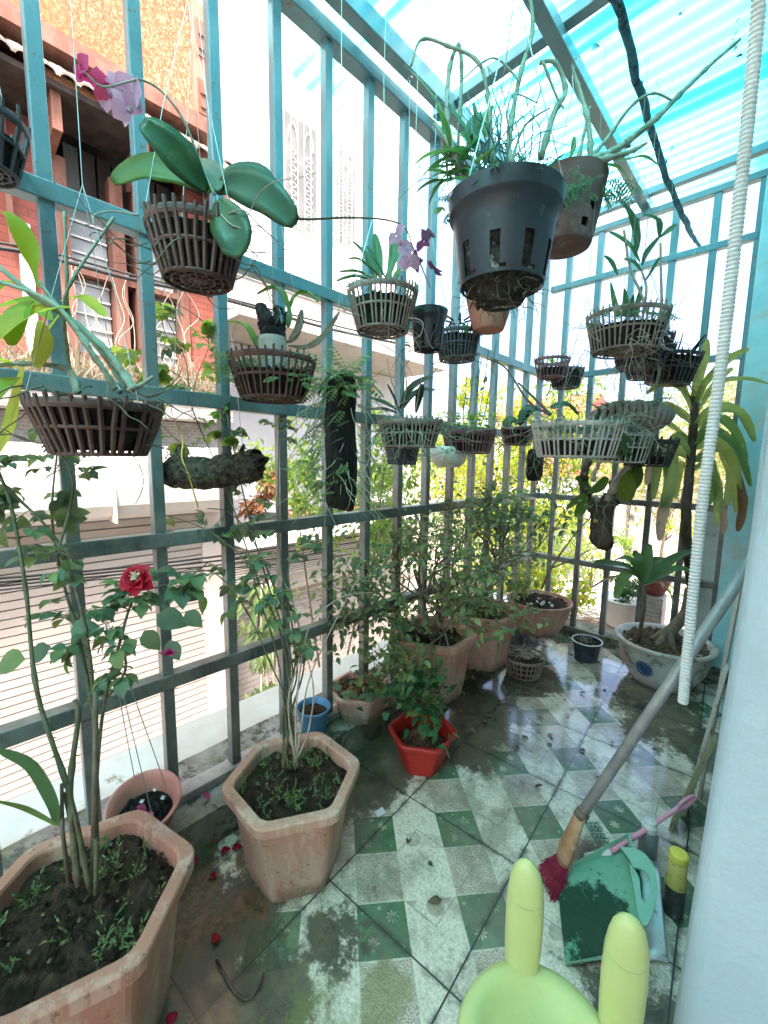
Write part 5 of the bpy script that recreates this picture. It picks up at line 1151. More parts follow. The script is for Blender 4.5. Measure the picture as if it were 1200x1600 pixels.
# K upper right cluster
K1 = hb('uppermost grey slatted basket at right holding tall broad-leaved canes', WD(975, 550, 1.62), .142, .112, .135, 'basket_grey', 40, .3, None, 'charred', .6)
mossy(K1, .13, .11, 60, 'fern_pale', 'moss_fern', .055); roots(K1, .14, .02, 20, 'stem_tan', .18)
q, l_ = MB(), MB()
for tp in (((1012, 490), (1000, 455), (985, 420), (975, 360)), ((1035, 495), (1033, 440), (1032, 380)), ((1005, 490), (1010, 450), (1003, 425))): q.tube(smooth(rel([WD(x, y, 1.62) for x, y in tp], K1), 5), [.006, .004], 6)
for tp, w_ in ((((992, 400, 0), (995, 370, 0), (985, 335, 0), (970, 315, 0)), .038), (((1000, 410, 0), (985, 385, 0), (965, 370, 0), (952, 363, 0)), .034), (((1003, 425, 0), (990, 410, 0), (975, 405, 0)), .028), (((1030, 370, 0), (1028, 345, 0), (1005, 335, 0)), .034), (((1003, 415, 0), (1010, 395, 0), (1030, 370, 0)), .02), (((1030, 372, 0), (1045, 360, 0), (1057, 350, 0)), .022), (((965, 430, 0), (955, 410, 0), (944, 400, 0)), .028), (((1008, 440, 0), (1020, 420, 0), (1030, 402, 0)), .012)): bl(K1, l_, tp, oval(w_), 1.62, -fw*.7+upc*.5, .2)
for tp, w_ in ((((965, 495, 0), (958, 465, 0), (954, 440, 0)), .03), (((978, 495, 0), (977, 470, 0), (976, 450, 0)), .035), (((990, 495, 0), (998, 465, 0), (1003, 445, 0)), .03), (((985, 495, .02), (987, 475, .02), (990, 460, .02)), .03)): bl(K1, l_, tp, lambda t_, W=w_: W*(1-t_)**.7+.001, 1.62, -fw, .3)
q.build('cane', 'stem_tan', K1, True); l_.build('foliage', 'leaf_strap', K1, True, solid=.001)
K2 = hb('dark slatted basket half hidden under the uppermost grey basket at right', WD(1000, 574, 1.95), .125, .095, .13, 'basket_black', 28, .3, None, 'charred', .85)
roots(K2, .11, .02, 24, 'stem_brown', .16); mossy(K2, .09, .13, 10, 'fern', 'moss_fern', .05)
K3 = hb('dark brown slatted basket bristling with dead stalks, lowest of the upper right cluster', WD(1042, 600, 2.05), .122, .092, .14, 'basket_black', 28, .3, None, 'charred', .85, tilt=(0, .1, 0))
q = MB()
for i in range(16): a = R.uniform(0, 6.28); p_ = V((.08*math.cos(a), .08*math.sin(a), .12)); q.tube(smooth([p_, p_+V((math.cos(a)*.02, 0, .05)), p_+V((math.cos(a)*.05, math.sin(a)*.04, .09))]), [.005, .002], 5)
q.build('dead_stalks', 'charred', K3, True); roots(K3, .11, .0, 20, 'stem_brown', .12)
K4 = hb('upright dark basket squeezed between the two lower upper-right baskets', WD(1010, 590, 2.2), .12, .09, .15, 'basket_black', 28, .3, None, 'charred', .9)
q = MB(); q.tube(smooth(rel([WD(1027, 535, 1.9), WD(1032, 570, 1.9), WD(1024, 610, 1.88), WD(1022, 640, 1.86)], K4), 5), [.008, .005], 6); q.build('hanging_root', 'stem_pale', K4, True)
L1 = hb('small rusty slatted basket hung from the far corner, upper of the two', WD(861, 590, 2.5), .10, .07, .105, 'basket_purple', 22, .25, None, 'charred', .45); straps(L1, (0, 0, .08), 6, .09, .014, 'leaf_bright', .7, 1.0)
L2 = hb('small black slatted basket hung from the far corner, lower of the two', WD(884, 606, 2.62), .10, .075, .11, 'basket_black', 22, .25, None, 'charred', .9); roots(L2, .09, .02, 14, 'stem_brown', .12); mossy(L2, .09, .1, 14, 'fern', 'moss_fern', .05)
# M large black pot with cane orchid
Mp = empty('hanging_pot', WD(783, 450, 1.16), 'huge slotted black nursery pot hanging under the roof with long bare canes', 'pot')
top_c = WD(786, 290, 1.16)-Mp.location; hM = .222
slotpot(Mp, 'black_plastic', .152, .112, hM, 9, .08, .42, 90)
q = MB(); q.lathe([(0, -.045), (.055, -.045), (.075, -.01), (.105, .004), (.118, .11), (.128, .17), (0, .19)], 40, jit=.04)
for i in range(160): a = R.uniform(0, 6.28); z_ = R.uniform(-.04, .1); rr_ = .062+.04*max(0, (z_+.02)/.1); crumb(q, V((rr_*math.cos(a), rr_*math.sin(a), z_)), R.uniform(.006, .014))
q.build('root_ball', mat_noise('root_ball', (.012, .012, .012), (.06, .055, .045), 40, .95, (.3, .29, .25), 26, (.58, .64), 1, 60, bdist=.02), Mp)
roots(Mp, .06, .0, 40, 'stem_brown', .10)
wires(Mp, .15, hM, (0, 0, .72), (0, 0, 2.68-Mp.location.z), 3, .0016)
DM = 1.12; q = MB()
for tp, r_ in ((((805, 265, 0), (790, 220, 0), (812, 120, .02), (830, 50, .03), (822, -20, .03)), .0085), (((770, 270, 0), (765, 180, 0), (745, 100, 0), (700, 70, 0), (660, 62, 0), (640, 100, 0)), .006), (((720, 275, 0), (700, 200, 0), (700, 110, .02), (715, 75, .02), (722, 110, .02), (718, 200, .02), (715, 260, .03)), .0075),
               (((840, 250, 0), (868, 170, 0), (880, 140, .02), (868, 100, .02), (845, 95, .02)), .009), (((730, 278, 0), (705, 230, 0), (680, 200, 0)), .007), (((812, 130, 0), (770, 95, 0), (720, 130, -.02)), .003), (((800, 265, 0), (818, 200, 0), (860, 170, 0)), .004), (((845, 100, 0), (870, 145, 0), (880, 170, 0)), .004), (((800, 200, 0), (790, 180, .02), (800, 150, .02), (840, 160, .02)), .003)):
    cane(q, rel([WD(x, y, DM+z) for x, y, z in tp], Mp), r_, r_*.55, 0, .004, 7)
q.build('cane', 'stem_pale', Mp, True)
q = MB()
for i in range(46):
    p_ = WD(R.uniform(730, 850), 268, DM+R.uniform(-.03, .08))-Mp.location; pts = [p_]; dd = (rt*R.gauss(0, .5)+V((0, 0, 1))+fw*R.gauss(0, .4)).normalized()
    for k in range(6): dd = (dd+rv(.28)).normalized(); pts.append(pts[-1]+dd*R.uniform(.025, .045))
    q.tube(smooth(pts, 3), [.0022, .0009], 4)
q.build('thin_twigs', mat_noise('thin_twig', (.03, .13, .15), (.08, .22, .22), 20, .7), Mp, True)
q = MB()
for i in range(26):
    x0_ = R.uniform(700, 745); p_ = WD(x0_, R.uniform(230, 285), DM)-Mp.location; q.leaf(p_, rt*R.uniform(-1.2, -.1)+V((0, 0, R.uniform(-.1, .9)))+fw*R.gauss(0, .4), upc, R.uniform(.08, .15), .014, .6, .2, 6)
for i in range(40): p_ = WD(R.uniform(715, 860), R.uniform(255, 280), DM+R.uniform(-.04, .06))-Mp.location; q.leaf(p_, ru()+V((0, 0, .9)), ru(), R.uniform(.03, .08), .008, .6, .2, 4)
for tp, w_ in ((((745, 240, 0), (738, 200, 0), (752, 175, 0)), .04), (((760, 215, 0), (758, 190, 0), (768, 165, 0)), .03), (((700, 290, 0), (690, 180, 0), (660, 130, 0), (630, 100, 0)), .018), (((720, 250, 0), (740, 215, 0), (728, 215, 0)), .03), (((725, 250, 0), (745, 205, 0), (740, 160, 0)), .02), (((750, 262, 0), (735, 215, 0), (700, 160, 0)), .02), (((700, 285, 0), (660, 280, 0), (620, 315, 0)), .012), (((705, 275, 0), (670, 262, 0), (640, 262, 0)), .012), (((695, 330, 0), (688, 325, 0), (682, 335, 0)), .03)): bl(Mp, q, tp, oval(w_), DM, -fw*.6+upc, .2)
q.build('foliage', 'leaf_strap', Mp, True)
mossy(Mp, .145, .22, 46, 'fern_pale', 'moss_fern', .05)
# clay pots behind
def claypot(label, pos, rt_, rb_, h, holes, mat='clay'):
    r_ = empty('hanging_pot', pos, label, 'pot'); q = MB(); n, m_ = 120, 44
    prof = [(0.0, 0), (rb_*.5, 0), (rb_, .0)]+[(rb_+(rt_-rb_)*(j/m_)**.8, h*j/m_) for j in range(1, m_+1)]
    def skip(i, k):
        if i < 3: return False
        z_ = h*(i-2.5)/m_; rr_ = rb_+(rt_-rb_)*(z_/h)**.8; a = 2*PI*(k+.5)/n
        for (ha, hz, hr) in holes:
            da_ = (a-ha+PI) % (2*PI)-PI
            if (da_*rr_)**2+(z_-hz)**2 < hr*hr: return True
        return False
    q.lathe(prof, n, skip); 
    pi_ = [(rt_, h), (rt_-.008, h+.002)]+[(max(.01, r2-.009), max(.009, z2)) for r2, z2 in reversed(prof[3:])]
    q.lathe(pi_, n, lambda i, k: skip(len(pi_)-i, k) if i > 2 else False)
    q.build('pot', mat, r_, True); f_ = MB(); f_.lathe([(0, .012), (rb_-.018, .012), (rt_-.022, h-.03), (0, h-.02)], 30, jit=.04); f_.build('growing_medium', 'charred', r_); return r_
aimc = math.atan2(-1.8, .7)
N1 = claypot('reddish clay orchid pot with round holes hung behind the huge black pot', WD(880, 388, 1.62), .140, .095, .235, [(aimc-.35+k*1.05, .04, .016) for k in range(6)]+[(aimc-.1+k*1.05, .10, .020) for k in range(6)])
wires(N1, .135, .235, (0, 0, .55), (0, 0, 2.68-N1.location.z), 3, .0015); mossy(N1, .13, .235, 26, 'fern_pale', 'moss_fern', .05)
q = MB(); DN = 1.5
for tp, r_ in ((((925, 250, 0), (965, 232, 0), (1020, 190, 0), (1060, 150, .02), (1110, 100, .03), (1155, 62, .04)), .014), (((918, 255, 0), (950, 215, 0), (985, 165, 0), (1020, 150, 0), (1050, 155, 0)), .008), (((905, 250, 0), (912, 210, 0), (922, 165, 0)), .009), (((925, 250, 0), (920, 190, 0), (905, 140, 0), (893, 110, 0)), .011), (((930, 248, -.02), (980, 235, -.04), (1010, 225, -.05)), .012)):
    cane(q, rel([WD(x, y, DN+z) for x, y, z in tp], N1), r_, r_*.4, 0, .004, 8)
q.build('cane', 'stem_pale', N1, True)
q = MB()
for tp, w_ in ((((945, 250, 0), (975, 250, 0), (1005, 245, 0), (1028, 258, 0)), .04), (((930, 255, 0), (965, 262, 0), (985, 285, 0)), .045), (((890, 250, 0), (896, 230, 0), (897, 213, 0)), .02)): bl(N1, q, tp, oval(w_), DN, -fw*.5+upc, .2)
q.build('foliage', 'leaf_strap', N1, True)
q = MB()
for i in range(40): frond(q, WD(R.gauss(900, 14), R.gauss(290, 12), 1.44)-N1.location, ru()+V((0, 0, -.4)), .05)
for i in range(14): frond(q, WD(R.uniform(935, 975), R.uniform(275, 300), 1.5)-N1.location, rt+V((0, 0, -R.uniform(.2, 1))), .09)
q.build('hanging_fern', 'fern_pale', N1)
N2 = claypot('small terracotta orchid pot with a hole row hung right below the huge black pot', WD(763, 517, 1.75), .10, .06, .15, [(aimc-.5+k*.7, .115, .009) for k in range(9)], mat_noise('clay_red', (.33, .13, .09), (.40, .18, .13), 8, .8, bmp=.3))
wires(N2, .098, .15, (0, 0, .5), (0, 0, 2.66-N2.location.z)); straps(N2, (.04, 0, .14), 4, .08, .03, 'leaf_bright', 1.3, .3)
# bark slab with fern
BK = empty('mounted_fern', WD(532, 795, 1.2), 'tall black charred wood slab hanging in mid-air, sprouting fern on top and trailing roots', 'fern')
q = MB(); pts = [(0, 0, 0), (0.0, 0, .03), (.004, 0, .12), (-.004, 0, .24), (.004, 0, .34), (0, 0, .375)]; q.tube(smooth(jit(pts, .002), 4), [.044, .05, .053, .054, .054, .055, .054, .053, .053, .054, .053, .052, .052, .05, .05, .05, .048, .046, .042, .036, .02], 14, True, .5); q.build('wood_slab', 'charred', BK)
q = MB()
for i in range(46): frond(q, V((R.gauss(0, .03), R.gauss(0, .02), .36+R.uniform(-.03, .02))), V((R.gauss(0, .9), R.gauss(0, .7), R.uniform(-.1, 1))), R.uniform(.05, .11), 9)
for i in range(60): frond(q, V((R.choice((-.045, -.045, .04))+R.gauss(0, .018), R.gauss(-.03, .015), R.uniform(.02, .37))), V((-1+R.gauss(0, .4), R.gauss(-.3, .4), R.uniform(-.6, .5))), R.uniform(.04, .09), 8)
q.build('fern_fronds', 'fern', BK)
q = MB()
for i in range(46):
    s_ = R.choice((-1, -1, 1)); p_ = rt*(s_*.05)+V((0, 0, R.uniform(.05, .35)))-fw*R.uniform(0, .03); dd = rt*s_*R.uniform(.2, 1)+V((0, 0, -.5)); pts = [p_]
    for k in range(5): dd = (dd+rv(.3)+V((0, 0, -.15))).normalized(); pts.append(pts[-1]+dd*.03)
    q.tube(smooth(pts, 3), [.0018, .0008], 4)
for i in range(18): p_ = rt*R.uniform(-.05, .05)+V((0, 0, R.uniform(.06, .34)))-fw*.035; pts = [p_]; dd = V((0, 0, -1)); [(dd := (dd+rv(.3)).normalized(), pts.append(pts[-1]+dd*.03)) for k in range(5)]; q.tube(smooth(pts, 3), [.0016, .0008], 4)
q.build('trailing_roots', mat_noise('root_green', (.16, .2, .12), (.3, .33, .22), 20, .7), BK, True); wires(BK, .03, .36, (0, 0, .6), (0, 0, 2.66-BK.location.z), 2)
# coir log
CL = empty('coir_log', WD(332, 733, 1.28), 'short knobbly log wrapped in dark fibre with tufts hanging by a yellow cord', 'log')
q = MB(); ax_ = (rt*.97+V((0, 0, .0))); pts = [ax_*x_+V((0, 0, z_)) for x_, z_ in ((-.155, .01), (-.13, -.005), (-.07, -.01), (0, -.012), (.07, .0), (.13, .01), (.15, .012))]; sp_ = smooth(pts, 5); q.tube(jit(sp_, .0022), [.022+.026*min(1, min(i, len(sp_)-1-i)/4)+R.uniform(-.003, .003) for i in range(len(sp_))], 16); q.build('log', 'coir', CL)
q = MB()
for i in range(150):
    k = R.choice((-.11, -.11, .10, R.uniform(-.14, .14))); p_ = ax_*(k+R.gauss(0, .02))+V((0, 0, R.choice((.03, -.03))))-fw*R.uniform(-.01, .035); d_ = ru()+V((0, 0, .5 if p_.z > 0 else -.2)); q.tube([p_, p_+d_*.012, p_+d_*.02+rv(.008)], .0012, 3)
q.build('fibre_tuft', 'stem_brown', CL)
for x_ in (-.11, .09):
    q = MB(); q.tube(smooth([ax_*x_+V((0, 0, .03)), ax_*(x_+.004)+V((0, 0, .055)), ax_*(x_+.012)+V((0, 0, .075))]), [.014, .004], 6); q.build('stump', 'coir', CL)
q = MB(); q.tube(smooth([ax_*-.05+V((0, 0, -.12)), ax_*-.052+V((0, 0, -.03))-fw*.045, ax_*-.075+V((0, 0, .03))-fw*.04, ax_*-.09+V((0, 0, .09)), ax_*-.11+V((0, 0, .15))]), .0022, 5); q.build('yellow_cord', mat_noise('cord_yellow', (.55, .36, .04), (.65, .45, .08), 20, .6, bmp=0), CL, True)
q = MB(); q.tube([ax_*-.09+V((0, 0, .09)), ax_*-.12+V((0, 0, .17)), V((0, 0, 1.3))], .0011, 4); q.tube([ax_*.10+V((0, 0, .03)), V((0, 0, 1.3))], .0011, 4); q.build('hanger_wire', 'wire', CL)
# driftwood with yellow-green orchid
DW = empty('driftwood_orchid', WD(940, 850, 2.14), 'forked black driftwood hanging before the end railing with yellow-green orchid leaves', 'orchid')
q = MB()
for tp, r0_, r1_ in ((((942, 848), (940, 810), (950, 785), (975, 760), (992, 735)), .055, .03), (((940, 810), (925, 790), (915, 765), (912, 745), (920, 715)), .035, .016), (((950, 785), (958, 770), (955, 755)), .025, .012)): q.tube(jit(smooth(rel([WD(x, y, 2.14) for x, y in tp], DW), 6), .005), [r0_, r1_], 9)
q.build('driftwood', 'bark', DW, True)
q = MB()
for tp, r_ in ((((955, 770), (970, 745), (1000, 715)), .02), (((945, 790), (960, 750), (985, 720)), .014), (((925, 750), (935, 725), (950, 710)), .012)): q.tube(jit(smooth(rel([WD(x, y, 2.12) for x, y in tp], DW), 5), .004), [r_, r_*.5], 7)
q.build('split_wood', 'stem_tan', DW, True)
l_ = MB()
for tp, w_ in ((((918, 770, 0), (935, 762, 0), (948, 745, 0)), .05), (((916, 772, 0), (910, 790, 0), (900, 808, 0)), .055), (((912, 770, 0), (900, 782, 0), (885, 795, 0)), .03), (((915, 765, 0), (905, 750, 0), (900, 745, 0)), .03), (((992, 765, -.1), (995, 740, -.1), (985, 700, -.1)), .06), (((985, 735, -.1), (978, 760, -.12), (978, 785, -.12)), .09)): bl(DW, l_, tp, oval(w_), 2.10, -fw*.8+upc*.4, .2)
l_.build('foliage', 'leaf_bright', DW, True, solid=.001); roots(DW, .06, .25, 30, 'stem_pale', .25); wires(DW, .05, .3, (0, 0, .7), (0, 0, 2.66-DW.location.z), 2)
# black basket at the far left edge
PB = hb('black slatted basket cut off by the left picture edge above the yellow-green orchid', WD(-22, 268, .85), .075, .05, .10, 'basket_black', 16, .3, None, 'charred', .6, sw=.007, teeth=.02)
#@@MISC
# ================================================================== THINGS AT THE RIGHT
# corrugated hose hanging down
hs = MB(); hp = smooth([WD(1190, -60, .70), WD(1181, 60, .74), WD(1160, 270, .78), WD(1128, 560, .84), WD(1096, 800, .90), WD(1067, 1098, .97)], 60)
tot = sum((hp[i+1]-hp[i]).length for i in range(len(hp)-1)); acc = 0; rr_ = []
for i in range(len(hp)):
    if i: acc += (hp[i]-hp[i-1]).length
    rr_.append(.0138+.0014*math.sin(acc/.0062*2*PI))
fine = []; N_ = 1400
seg = []; acc = 0
for i in range(len(hp)-1): seg.append((acc, hp[i], hp[i+1])); acc += (hp[i+1]-hp[i]).length
j = 0; rad_ = []
for k in range(N_):
    s_ = acc*k/(N_-1)
    while j < len(seg)-1 and seg[j+1][0] < s_: j += 1
    a, p0, p1 = seg[j]; L_ = (p1-p0).length; fine.append(p0.lerp(p1, min(1, (s_-a)/max(L_, 1e-6)))); rad_.append(.0104+.0009*math.sin(s_/.0078*2*PI))
hs.tube(fine, rad_, 14, False); M['hose'] = mat_noise('hose', (.56, .58, .56), (.66, .67, .65), 6, .5, (.42, .42, .36), 14, (.55, .7), .05)
tag(hs.build('drain_hose', 'hose', None, True), 'pale ribbed flexible hose hanging from the roof down past the painted bowl', 'hose')
# planks leaning on the hidden side wall
for i, (y_, x_, h_, c_, lb) in enumerate(((1.62, -.172, .36, 'green_plank', 'thin yellow-green mossy strip, frontmost of the boards leaning on house wall'), (1.72, -.150, .56, 'grey_plank', 'pale weathered board leaning on house wall just behind the mossy strip'), (1.86, -.125, .80, 'brown_plank', 'taller beige board leaning on house wall, hindmost and nearest the painted bowl'))):
    mm = mat_noise(c_, ((.20, .21, .11), (.36, .34, .28), (.45, .40, .33))[i], ((.30, .31, .2), (.5, .47, .4), (.55, .5, .42))[i], 9, .8, (.08, .09, .05), 12, (.55, .68), .4, 50, stretch=(1, 1, .2))
    q = MB(); q.bar((x_, y_, 0.004), (-.088, y_+.02, h_), .012, .075, V((0, 1, 0))); o = q.build('leaning_board', mm, None, bevel=.002)
    tag(o, lb, 'board', 'boards leaning on the house wall')
# long-handled broom
br = empty('broom', WZ(862, 1370, .03), 'broom with long grey metal pole, tan socket and dark red bristles leaning on wall', 'broom'); bo = br.location
pt, pb_ = WD(1212, 822, 1.10), WD(905, 1278, 1.19)
q = MB(); q.tube([pb_-bo, pt-bo], .0145, 18); q.build('pole', 'steel', br, True)
ax = (pt-pb_).normalized(); hd = WZ(878, 1345, .045)
q = MB(); q.tube([pb_+ax*.02-bo, pb_-bo, pb_.lerp(hd, .35)-bo, pb_.lerp(hd, .8)-bo, hd-bo], [.018, .021, .026, .032, .024], 14, True, .55); so_ = q.build('socket', mat_noise('tan_plastic', (.36, .17, .06), (.50, .33, .20), 14, .5, (.50, .42, .32), 9, (.5, .6), .15), br, True)
q = MB(); q.tube([pb_.lerp(hd, .05)-bo-fw*.018, pb_.lerp(hd, .5)-bo-fw*.021, pb_.lerp(hd, .98)-bo-fw*.018], [.004, .0065, .004], 8); q.build('rib', mat_noise('cream_rib', (.55, .47, .38), (.62, .55, .46), 14, .5, bmp=0), so_, True)
q = MB(); q.tube([pb_+ax*.022-bo, pb_+ax*.002-bo], .0185, 18); q.build('ferrule', 'stem_brown', so_, True)
q = MB(); sdv = ax.cross(upc).normalized()
for i in range(420):
    u_ = R.uniform(-1, 1); p_ = hd+sdv*(.022*u_)+rv(.004); e_ = V((hd.x, hd.y, .004))+V((-.014, -.05, 0))*R.uniform(.6, 1.4)+sdv*(.05*u_)+rv(.006); e_.z = R.uniform(.003, .010); q.tube([p_-bo, p_.lerp(e_, .5)+rv(.003)-bo, e_-bo], .0011, 3)
q.build('bristles', mat_noise('bristle_red', (.16, .012, .03), (.30, .03, .06), 40, .7, bmp=0), br)
# lime stool with rabbit ears
stl = empty('rabbit_ear_stool', (-.183, .548, 0), 'lime green plastic child stool with a round seat and two rabbit ears', 'stool')
M['lime'] = mat_noise('lime_plastic', (.45, .52, .19), (.51, .57, .24), 5, .42, (.34, .36, .15), 22, (.6, .72), .2, 90, spec=.5)
q = MB(); q.lathe([(0, .322), (.06, .325), (.082, .333), (.092, .345), (.108, .350), (.120, .345), (.126, .332), (.121, .318), (.105, .310), (0, .308)], 56); q.build('seat', 'lime', stl, True)
for (x_, y_) in ((-.2576, .636), (-.108, .661)):
    q = MB(); pr_ = [(.0, .029), (.05, .031), (.10, .0315), (.14, .030), (.165, .027), (.185, .022), (.198, .014), (.204, .005)]
    n_ = 24
    for (z_, r_) in [(-.06, .026)]+pr_:
        for k in range(n_): a = 2*PI*k/n_; q.v.append((r_*math.cos(a), r_*.62*math.sin(a), z_))
    for i in range(len(pr_)):
        for k in range(n_): q.f.append((i*n_+k, i*n_+(k+1) % n_, (i+1)*n_+(k+1) % n_, (i+1)*n_+k))
    q.f.append(tuple(len(pr_)*n_+k for k in range(n_)))
    o = q.build('ear', 'lime', stl, True); o.location = (x_+.183, y_-.548, .345); o.rotation_euler = (0, 0, .25)
    o['label'] = 'left ear' if x_ < -.2 else 'right ear'
    g_ = MB(); g_.tube([V((.0288*math.cos(a), .0188*math.sin(a), .142+.012*math.sin(a))) for a in [2*PI*k/24 for k in range(25)]], .0012, 5, False); g_.build('seam_line', mat_noise('lime_dark', (.36, .40, .17), (.4, .44, .19), 4, .6, bmp=0), o, True)
for k in range(4):
    a = .5+k*PI/2; q = MB(); q.tube([(.085*math.cos(a), .085*math.sin(a), .31), (.12*math.cos(a), .12*math.sin(a), .0)], [.022, .017], 12); q.build('leg', 'lime', stl, True)
# green dustpan
dpn = empty('dustpan', (-.245, 1.105, 0), 'dirty sea-green plastic dustpan lying on the floor behind the rabbit ears', 'dustpan')
def zc(px, py, z): return WZ(px, py, z)-dpn.location
c4 = [zc(873, 1400, .015), zc(884, 1506, .012), zc(1000, 1492, .035), zc(1002, 1400, .05), zc(978, 1322, .06), zc(895, 1352, .03)]
q = MB(); 
bot = [p_+V((0, 0, -.008)) for p_ in c4]
q.add([tuple(p_) for p_ in c4]+[tuple(p_) for p_ in bot], [tuple(range(6)), tuple(range(11, 5, -1))]+[(i, i+6, (i+1) % 6+6, (i+1) % 6) for i in range(6)])
m, t, b = newmat('dirty_green'); v = coords(t)
c = mix(t, nz(t, v, 9, 4).step(.3, .7), (.12, .34, .22), (.19, .42, .29))
cx_, cy_, cz_ = xyz(t, v); dd_ = ((cx_+.02)*(cx_+.02)+(cy_+.03)*(cy_+.03)).op('SQRT').step(.19, .02)
c = mix(t, (dd_*.75+(nz(t, v, 22, 7, .75)-.5)*2.2).step(.2, .5)*.9, c, (.008, .028, .014)); c = mix(t, (nz(t, v, 60, 6, .8)).step(.6, .66)*.7, c, (.12, .10, .06))
put(t, b.inputs['Base Color'], c); b.inputs['Roughness'].default_value = .7; b.inputs['Specular IOR Level'].default_value = .15; bump(t, b, nz(t, v, 50, 6, .7), .4, .004); M['dirty_green'] = m
q.build('pan', 'dirty_green', dpn, bevel=.002)
M['seagreen'] = mat_noise('seagreen', (.20, .44, .32), (.24, .5, .37), 7, .35, (.12, .2, .14), 26, (.62, .72), .05)
q = MB()
def wallstrip(a, b2, h0, h1): q.add([a, b2, b2+V((0, 0, h1)), a+V((0, 0, h0)), a+V((.004, .004, 0)), b2+V((.004, .004, 0)), b2+V((.004, .004, h1)), a+V((.004, .004, h0))], [(0, 1, 2, 3), (7, 6, 5, 4), (3, 2, 6, 7), (0, 3, 7, 4), (1, 5, 6, 2)])
wallstrip(c4[5], c4[4], .008, .045); wallstrip(c4[4], c4[3], .045, .045); wallstrip(c4[3], c4[2], .045, .02); wallstrip(c4[1], c4[2], .004, .02)
q.build('side_wall', 'seagreen', dpn)
# back plate with oval handle slot
q = MB(); A0 = zc(975, 1322, .105); N1_ = 40
Pu = [zc(x, y, .11) for x, y in ((965, 1324), (998, 1330), (1020, 1352), (1027, 1390), (1022, 1425), (1008, 1447), (992, 1440), (996, 1400), (985, 1350))]
hole = [zc(x, y, .112) for x, y in ((1003, 1345), (1013, 1365), (1016, 1390), (1012, 1405), (1004, 1390), (999, 1362))]
oc = [zc(x, y, .11) for x, y in ((975, 1322), (1000, 1330), (1022, 1355), (1027, 1395), (1018, 1432), (1005, 1448))]; ic = [zc(x, y, .11) for x, y in ((985, 1350), (994, 1346), (1003, 1340), (1016, 1395), (1008, 1412), (998, 1430))]
ring_o = smooth([zc(x, y, .11) for x, y in ((968, 1324), (1000, 1330), (1021, 1354), (1027, 1392), (1020, 1428), (1008, 1448), (996, 1428), (992, 1390), (986, 1352), (968, 1324))], 4)
cen = zc(1007, 1385, .11); ring_i = [cen+(p_-cen)*.45 for p_ in ring_o]
n_ = len(ring_o); b0 = len(q.v)
q.add(ring_o+ring_i, [(i, (i+1) % n_, n_+(i+1) % n_, n_+i) for i in range(n_-1)])
q.build('handle', 'seagreen', dpn, False, solid=.006)
q = MB(); q.add([c4[4], c4[3], zc(1000, 1440, .10), zc(992, 1390, .11), zc(980, 1325, .11)], [(0, 4, 3, 1), (1, 3, 2)]); q.build('back_panel', 'seagreen', dpn, solid=.004)
# silver packet, bottles, pink handled brush, spiral brush
pk = MB(); cs = [WZ(1000, 1345, .03), WZ(1030, 1352, .035), WZ(1044, 1508, .006), WZ(1005, 1502, .006), WZ(985, 1420, .02)]
n_ = 9; b0 = 0
for i in range(n_+1):
    for j in range(n_+1):
        p_ = cs[0].lerp(cs[1], i/n_).lerp(cs[3].lerp(cs[2], i/n_), j/n_); p_ = p_+V((0, 0, .006+mnoise.noise(p_*30)*.008*math.sin(PI*i/n_)))
        pk.v.append(tuple(p_))
for i in range(n_):
    for j in range(n_): k = i*(n_+1)+j; pk.f.append((k, k+1, k+n_+2, k+n_+1))
o = pk.build('foil_packet', mat_noise('foil', (.55, .56, .56), (.7, .7, .7), 20, .28, (.35, .38, .38), 30, (.55, .65), .4, 30, metallic=.7), None, True, solid=.003); tag(o, 'crumpled silver foil packet sticking out from under the green dustpan', 'packet')
def bottle(name, pos, label, prof, mat, capprof, capmat, labelprof=None, lm=None):
    r_ = empty(name, pos, label, 'bottle', 'old bottles by the house wall'); q = MB(); q.lathe(prof, 32); q.build('body', mat, r_, True, bevel=.0008)
    q = MB(); q.lathe(capprof, 32); q.build('cap', capmat, r_, True, bevel=.0008)
    if labelprof: q = MB(); q.lathe(labelprof, 32); q.build('label_band', lm, r_, True)
    return r_
yb = bottle('spray_can', WZ(1046, 1440, .0)+V((.0, .12, 0)), 'dark bottle with a yellow sleeve and round yellow cap standing beside the wall', [(0, 0), (.027, 0), (.029, .004), (.029, .10), (.024, .115), (0, .115)], mat_noise('dark_bottle', (.02, .025, .025), (.06, .07, .07), 12, .35, (.4, .42, .42), 22, (.6, .66), .1),
   [(0, .20), (.022, .20), (.026, .197), (.027, .18), (.025, .175), (.0, .175)], mat_noise('yellow_cap', (.62, .52, .06), (.68, .58, .10), 9, .4, (.4, .32, .08), 30, (.6, .7), .05), [(.0295, .095), (.030, .105), (.026, .122), (.026, .174), (.0235, .177), (.020, .177)], mat_noise('yellow_sleeve', (.42, .36, .08), (.5, .45, .14), 14, .5, (.16, .15, .08), 26, (.52, .62), .1))
yb.location = (-.115, 1.29, 0); yb.scale = (.86, .86, .92)
wb = bottle('small_bottle', (-.205, 1.42, 0), 'small smoky grey bottle with a ribbed white cap behind the pink handle', [(0, 0), (.024, 0), (.026, .004), (.026, .085), (.018, .10), (0, .10)], mat_noise('smoky', (.14, .17, .17), (.2, .24, .24), 12, .2, (.35, .38, .36), 20, (.6, .7), .1),
   [(.018, .098), (.022, .10), (.022, .118), (.017, .12), (.017, .132), (.0, .134)], mat_noise('white_cap', (.55, .57, .56), (.62, .64, .63), 9, .5, bmp=0))
ph = MB(); pp = smooth([WZ(955, 1330, .06), WZ(1000, 1302, .10), WZ(1045, 1272, .14), WZ(1070, 1256, .16), WZ(1086, 1245, .17)], 6); L = len(pp)
